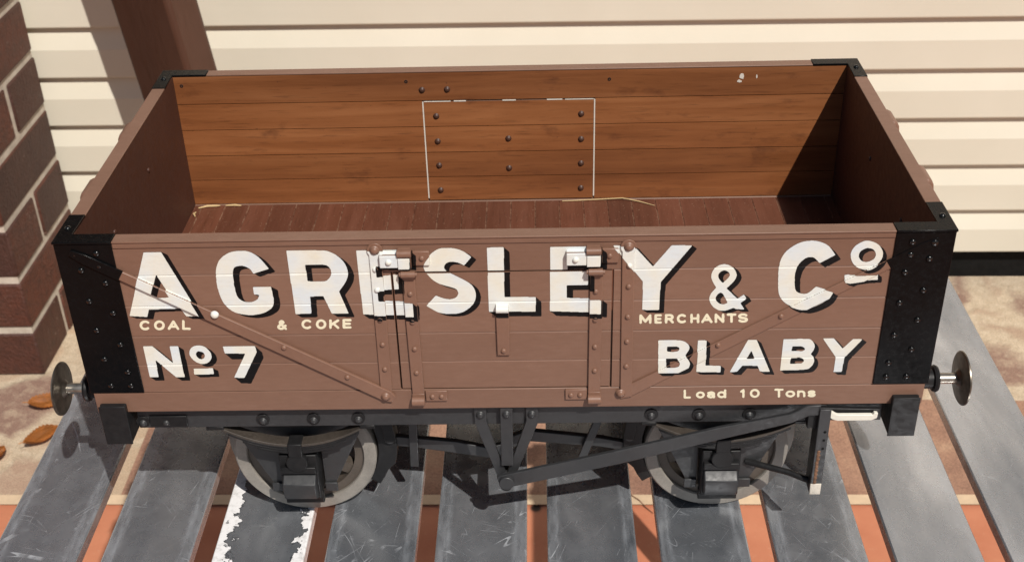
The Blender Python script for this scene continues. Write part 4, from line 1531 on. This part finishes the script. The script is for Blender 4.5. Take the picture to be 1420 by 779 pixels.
small_text('coal', [('C', 193, 209, 444, 458), ('O', 213.5, 228.5, 444, 458), ('A', 232.5, 248.5, 444, 457.5), ('L', 252.5, 264.5, 443.5, 457.5)], 3.5, side)
small_text('and coke', [('&', 384, 398, 443.5, 457.5), ('C', 417.5, 433.5, 442.5, 456.5), ('O', 438, 452.5, 442.5, 456.5), ('K', 456.5, 470.5, 442.5, 456), ('E', 475, 487.5, 442, 455.5)], 3.5, side)
mx_ = [('M', 83, 135), ('E', 148, 180), ('R', 193, 232), ('C', 243, 290), ('H', 303, 342), ('A', 350, 399), ('N', 408, 450), ('T', 460, 502), ('S', 508, 553)]
small_text('merchants', [(g_, 860 + a / 3.115, 860 + b / 3.115, 435.9 - 0.0035 * a, 449.2 - 0.0035 * a) for g_, a, b in mx_], 3.5, side)
ld = [('L', 274, 306), ('o', 327, 366), ('a', 374, 413), ('d', 419, 461), ('1', 516, 545), ('0', 560, 603), ('T', 666, 706), ('o', 714, 756), ('n', 764, 801), ('s', 808, 846)]
small_text('load', [(g_, 860 + a / 3.115, 860 + b / 3.115, 539.8 - 0.0035 * (a - 270), 552.5 - 0.0035 * (a - 270)) for g_, a, b in ld], 3.3, rail)

# ------------------------------------------------------------------ small litter
def leaf(loc, rot, ln, wd, curl, label):
    """a dry leaf: toothed edge, raised midrib, rolled sides and a stalk"""
    bm = bmesh.new()
    rows = []
    n, mth = 22, 7
    ph = random.uniform(0, 6)
    for i in range(n + 1):
        u = i / n
        w_ = wd * (math.sin(math.pi * (u * 0.96 + 0.02)) ** 0.75) * (1.0 - 0.45 * u) * (1 + (0.10 if i % 2 else -0.06)) + 0.0003
        row = []
        for j in range(-mth, mth + 1):
            v = j / mth
            a = v * curl * (1.25 + 0.5 * math.sin(3 * u + ph))
            rr = w_ / max(curl, 0.2)
            y = rr * math.sin(a)
            zz = rr * (1 - math.cos(a)) + 0.05 * ln * math.sin(5.0 * u + ph + 1.5 * v) + 0.10 * ln * (2 * u - 1) ** 2 * curl
            zz += 0.0012 * math.cos(v * 9 + 4 * u) + (0.0012 if j == 0 else 0.0)
            row.append(bm.verts.new(((u - 0.5) * ln, y, zz + 0.055 * ln)))
        rows.append(row)
    for a, b in zip(rows, rows[1:]):
        for k in range(2 * mth):
            bm.faces.new((a[k], a[k + 1], b[k + 1], b[k]))
    bmesh.ops.solidify(bm, geom=bm.faces[:], thickness=0.0004)
    p0 = rows[0][mth].co.copy()
    tube(bm, [p0 + Vector((0.002, 0, 0)), p0 + Vector((-0.005, 0.001, 0.000)), p0 + Vector((-0.010, 0.003, -0.001))], [0.0009, 0.0008, 0.0006], n=6)
    o = mk('fallen_leaf', bm, M['leaf'], None, loc, angle=70)
    o.rotation_euler = rot
    return tag(o, label, 'leaf', 'dry leaves on the paving')


leaf((-0.9480, 1.1960, 0.006), (0.2, 0.1, 0.40), 0.074, 0.030, 0.75, 'dry orange leaf on the paving just below the left buffer head')
leaf((-0.9230, 1.0850, 0.006), (0.1, 0.2, 1.00), 0.080, 0.027, 0.95, 'dry orange leaf half hidden behind the left edge of the bench')
leaf((-0.9960, 1.0280, 0.006), (0.2, 0.1, 1.1), 0.060, 0.022, 0.9, 'dry orange leaf at the left edge of the photo')

bm = bmesh.new()
tube(bm, [(0.172, 0.920, 0.0095), (0.181, 0.908, 0.0094), (0.192, 0.897, 0.0092), (0.204, 0.880, 0.0062), (0.215, 0.866, 0.0058)], [0.0008, 0.0010, 0.0011, 0.0010, 0.0006], n=8)
tag(mk('twig', bm, M['twig']), 'thin curved dark twig on the paving under the bench', 'twig')
bm = bmesh.new()
zf_ = DZ + 0.0175
tube(bm, [(0.048, 0.2915, zf_ + 0.0008), (0.080, 0.2930, zf_ + 0.0012), (0.105, 0.2935, zf_ + 0.0020), (0.120, 0.2880, zf_ + 0.0012), (0.134, 0.2800, zf_ + 0.0008)], [0.0004, 0.0006, 0.0006, 0.0006, 0.0003], n=8)
tag(mk('straw_stalk', bm, M['straw']), 'pale dry grass stalk lying along the rear of the wagon floor', 'straw')
for pts, lab in (([(-0.296, 0.2880), (-0.288, 0.2910), (-0.280, 0.2922), (-0.276, 0.2915)], 'pale curled wood shaving in the rear left corner of the wagon floor'),
                 ([(-0.271, 0.2925), (-0.262, 0.2922), (-0.256, 0.2918)], 'short pale splinter right of the curled shaving on the wagon floor'),
                 ([(-0.2965, 0.2800), (-0.2975, 0.2760), (-0.2955, 0.2720)], 'pale crumb of shaving against the left end of the wagon floor')):
    bm = bmesh.new()
    tube(bm, [(a, b, zf_ + 0.0010 + 0.0005 * (i % 2)) for i, (a, b) in enumerate(pts)], [0.0006 + 0.0005 * (0 < i < len(pts) - 1) for i in range(len(pts))], n=7)
    tag(mk('wood_shaving', bm, M['straw']), lab, 'shaving', 'pale scraps on the wagon floor')
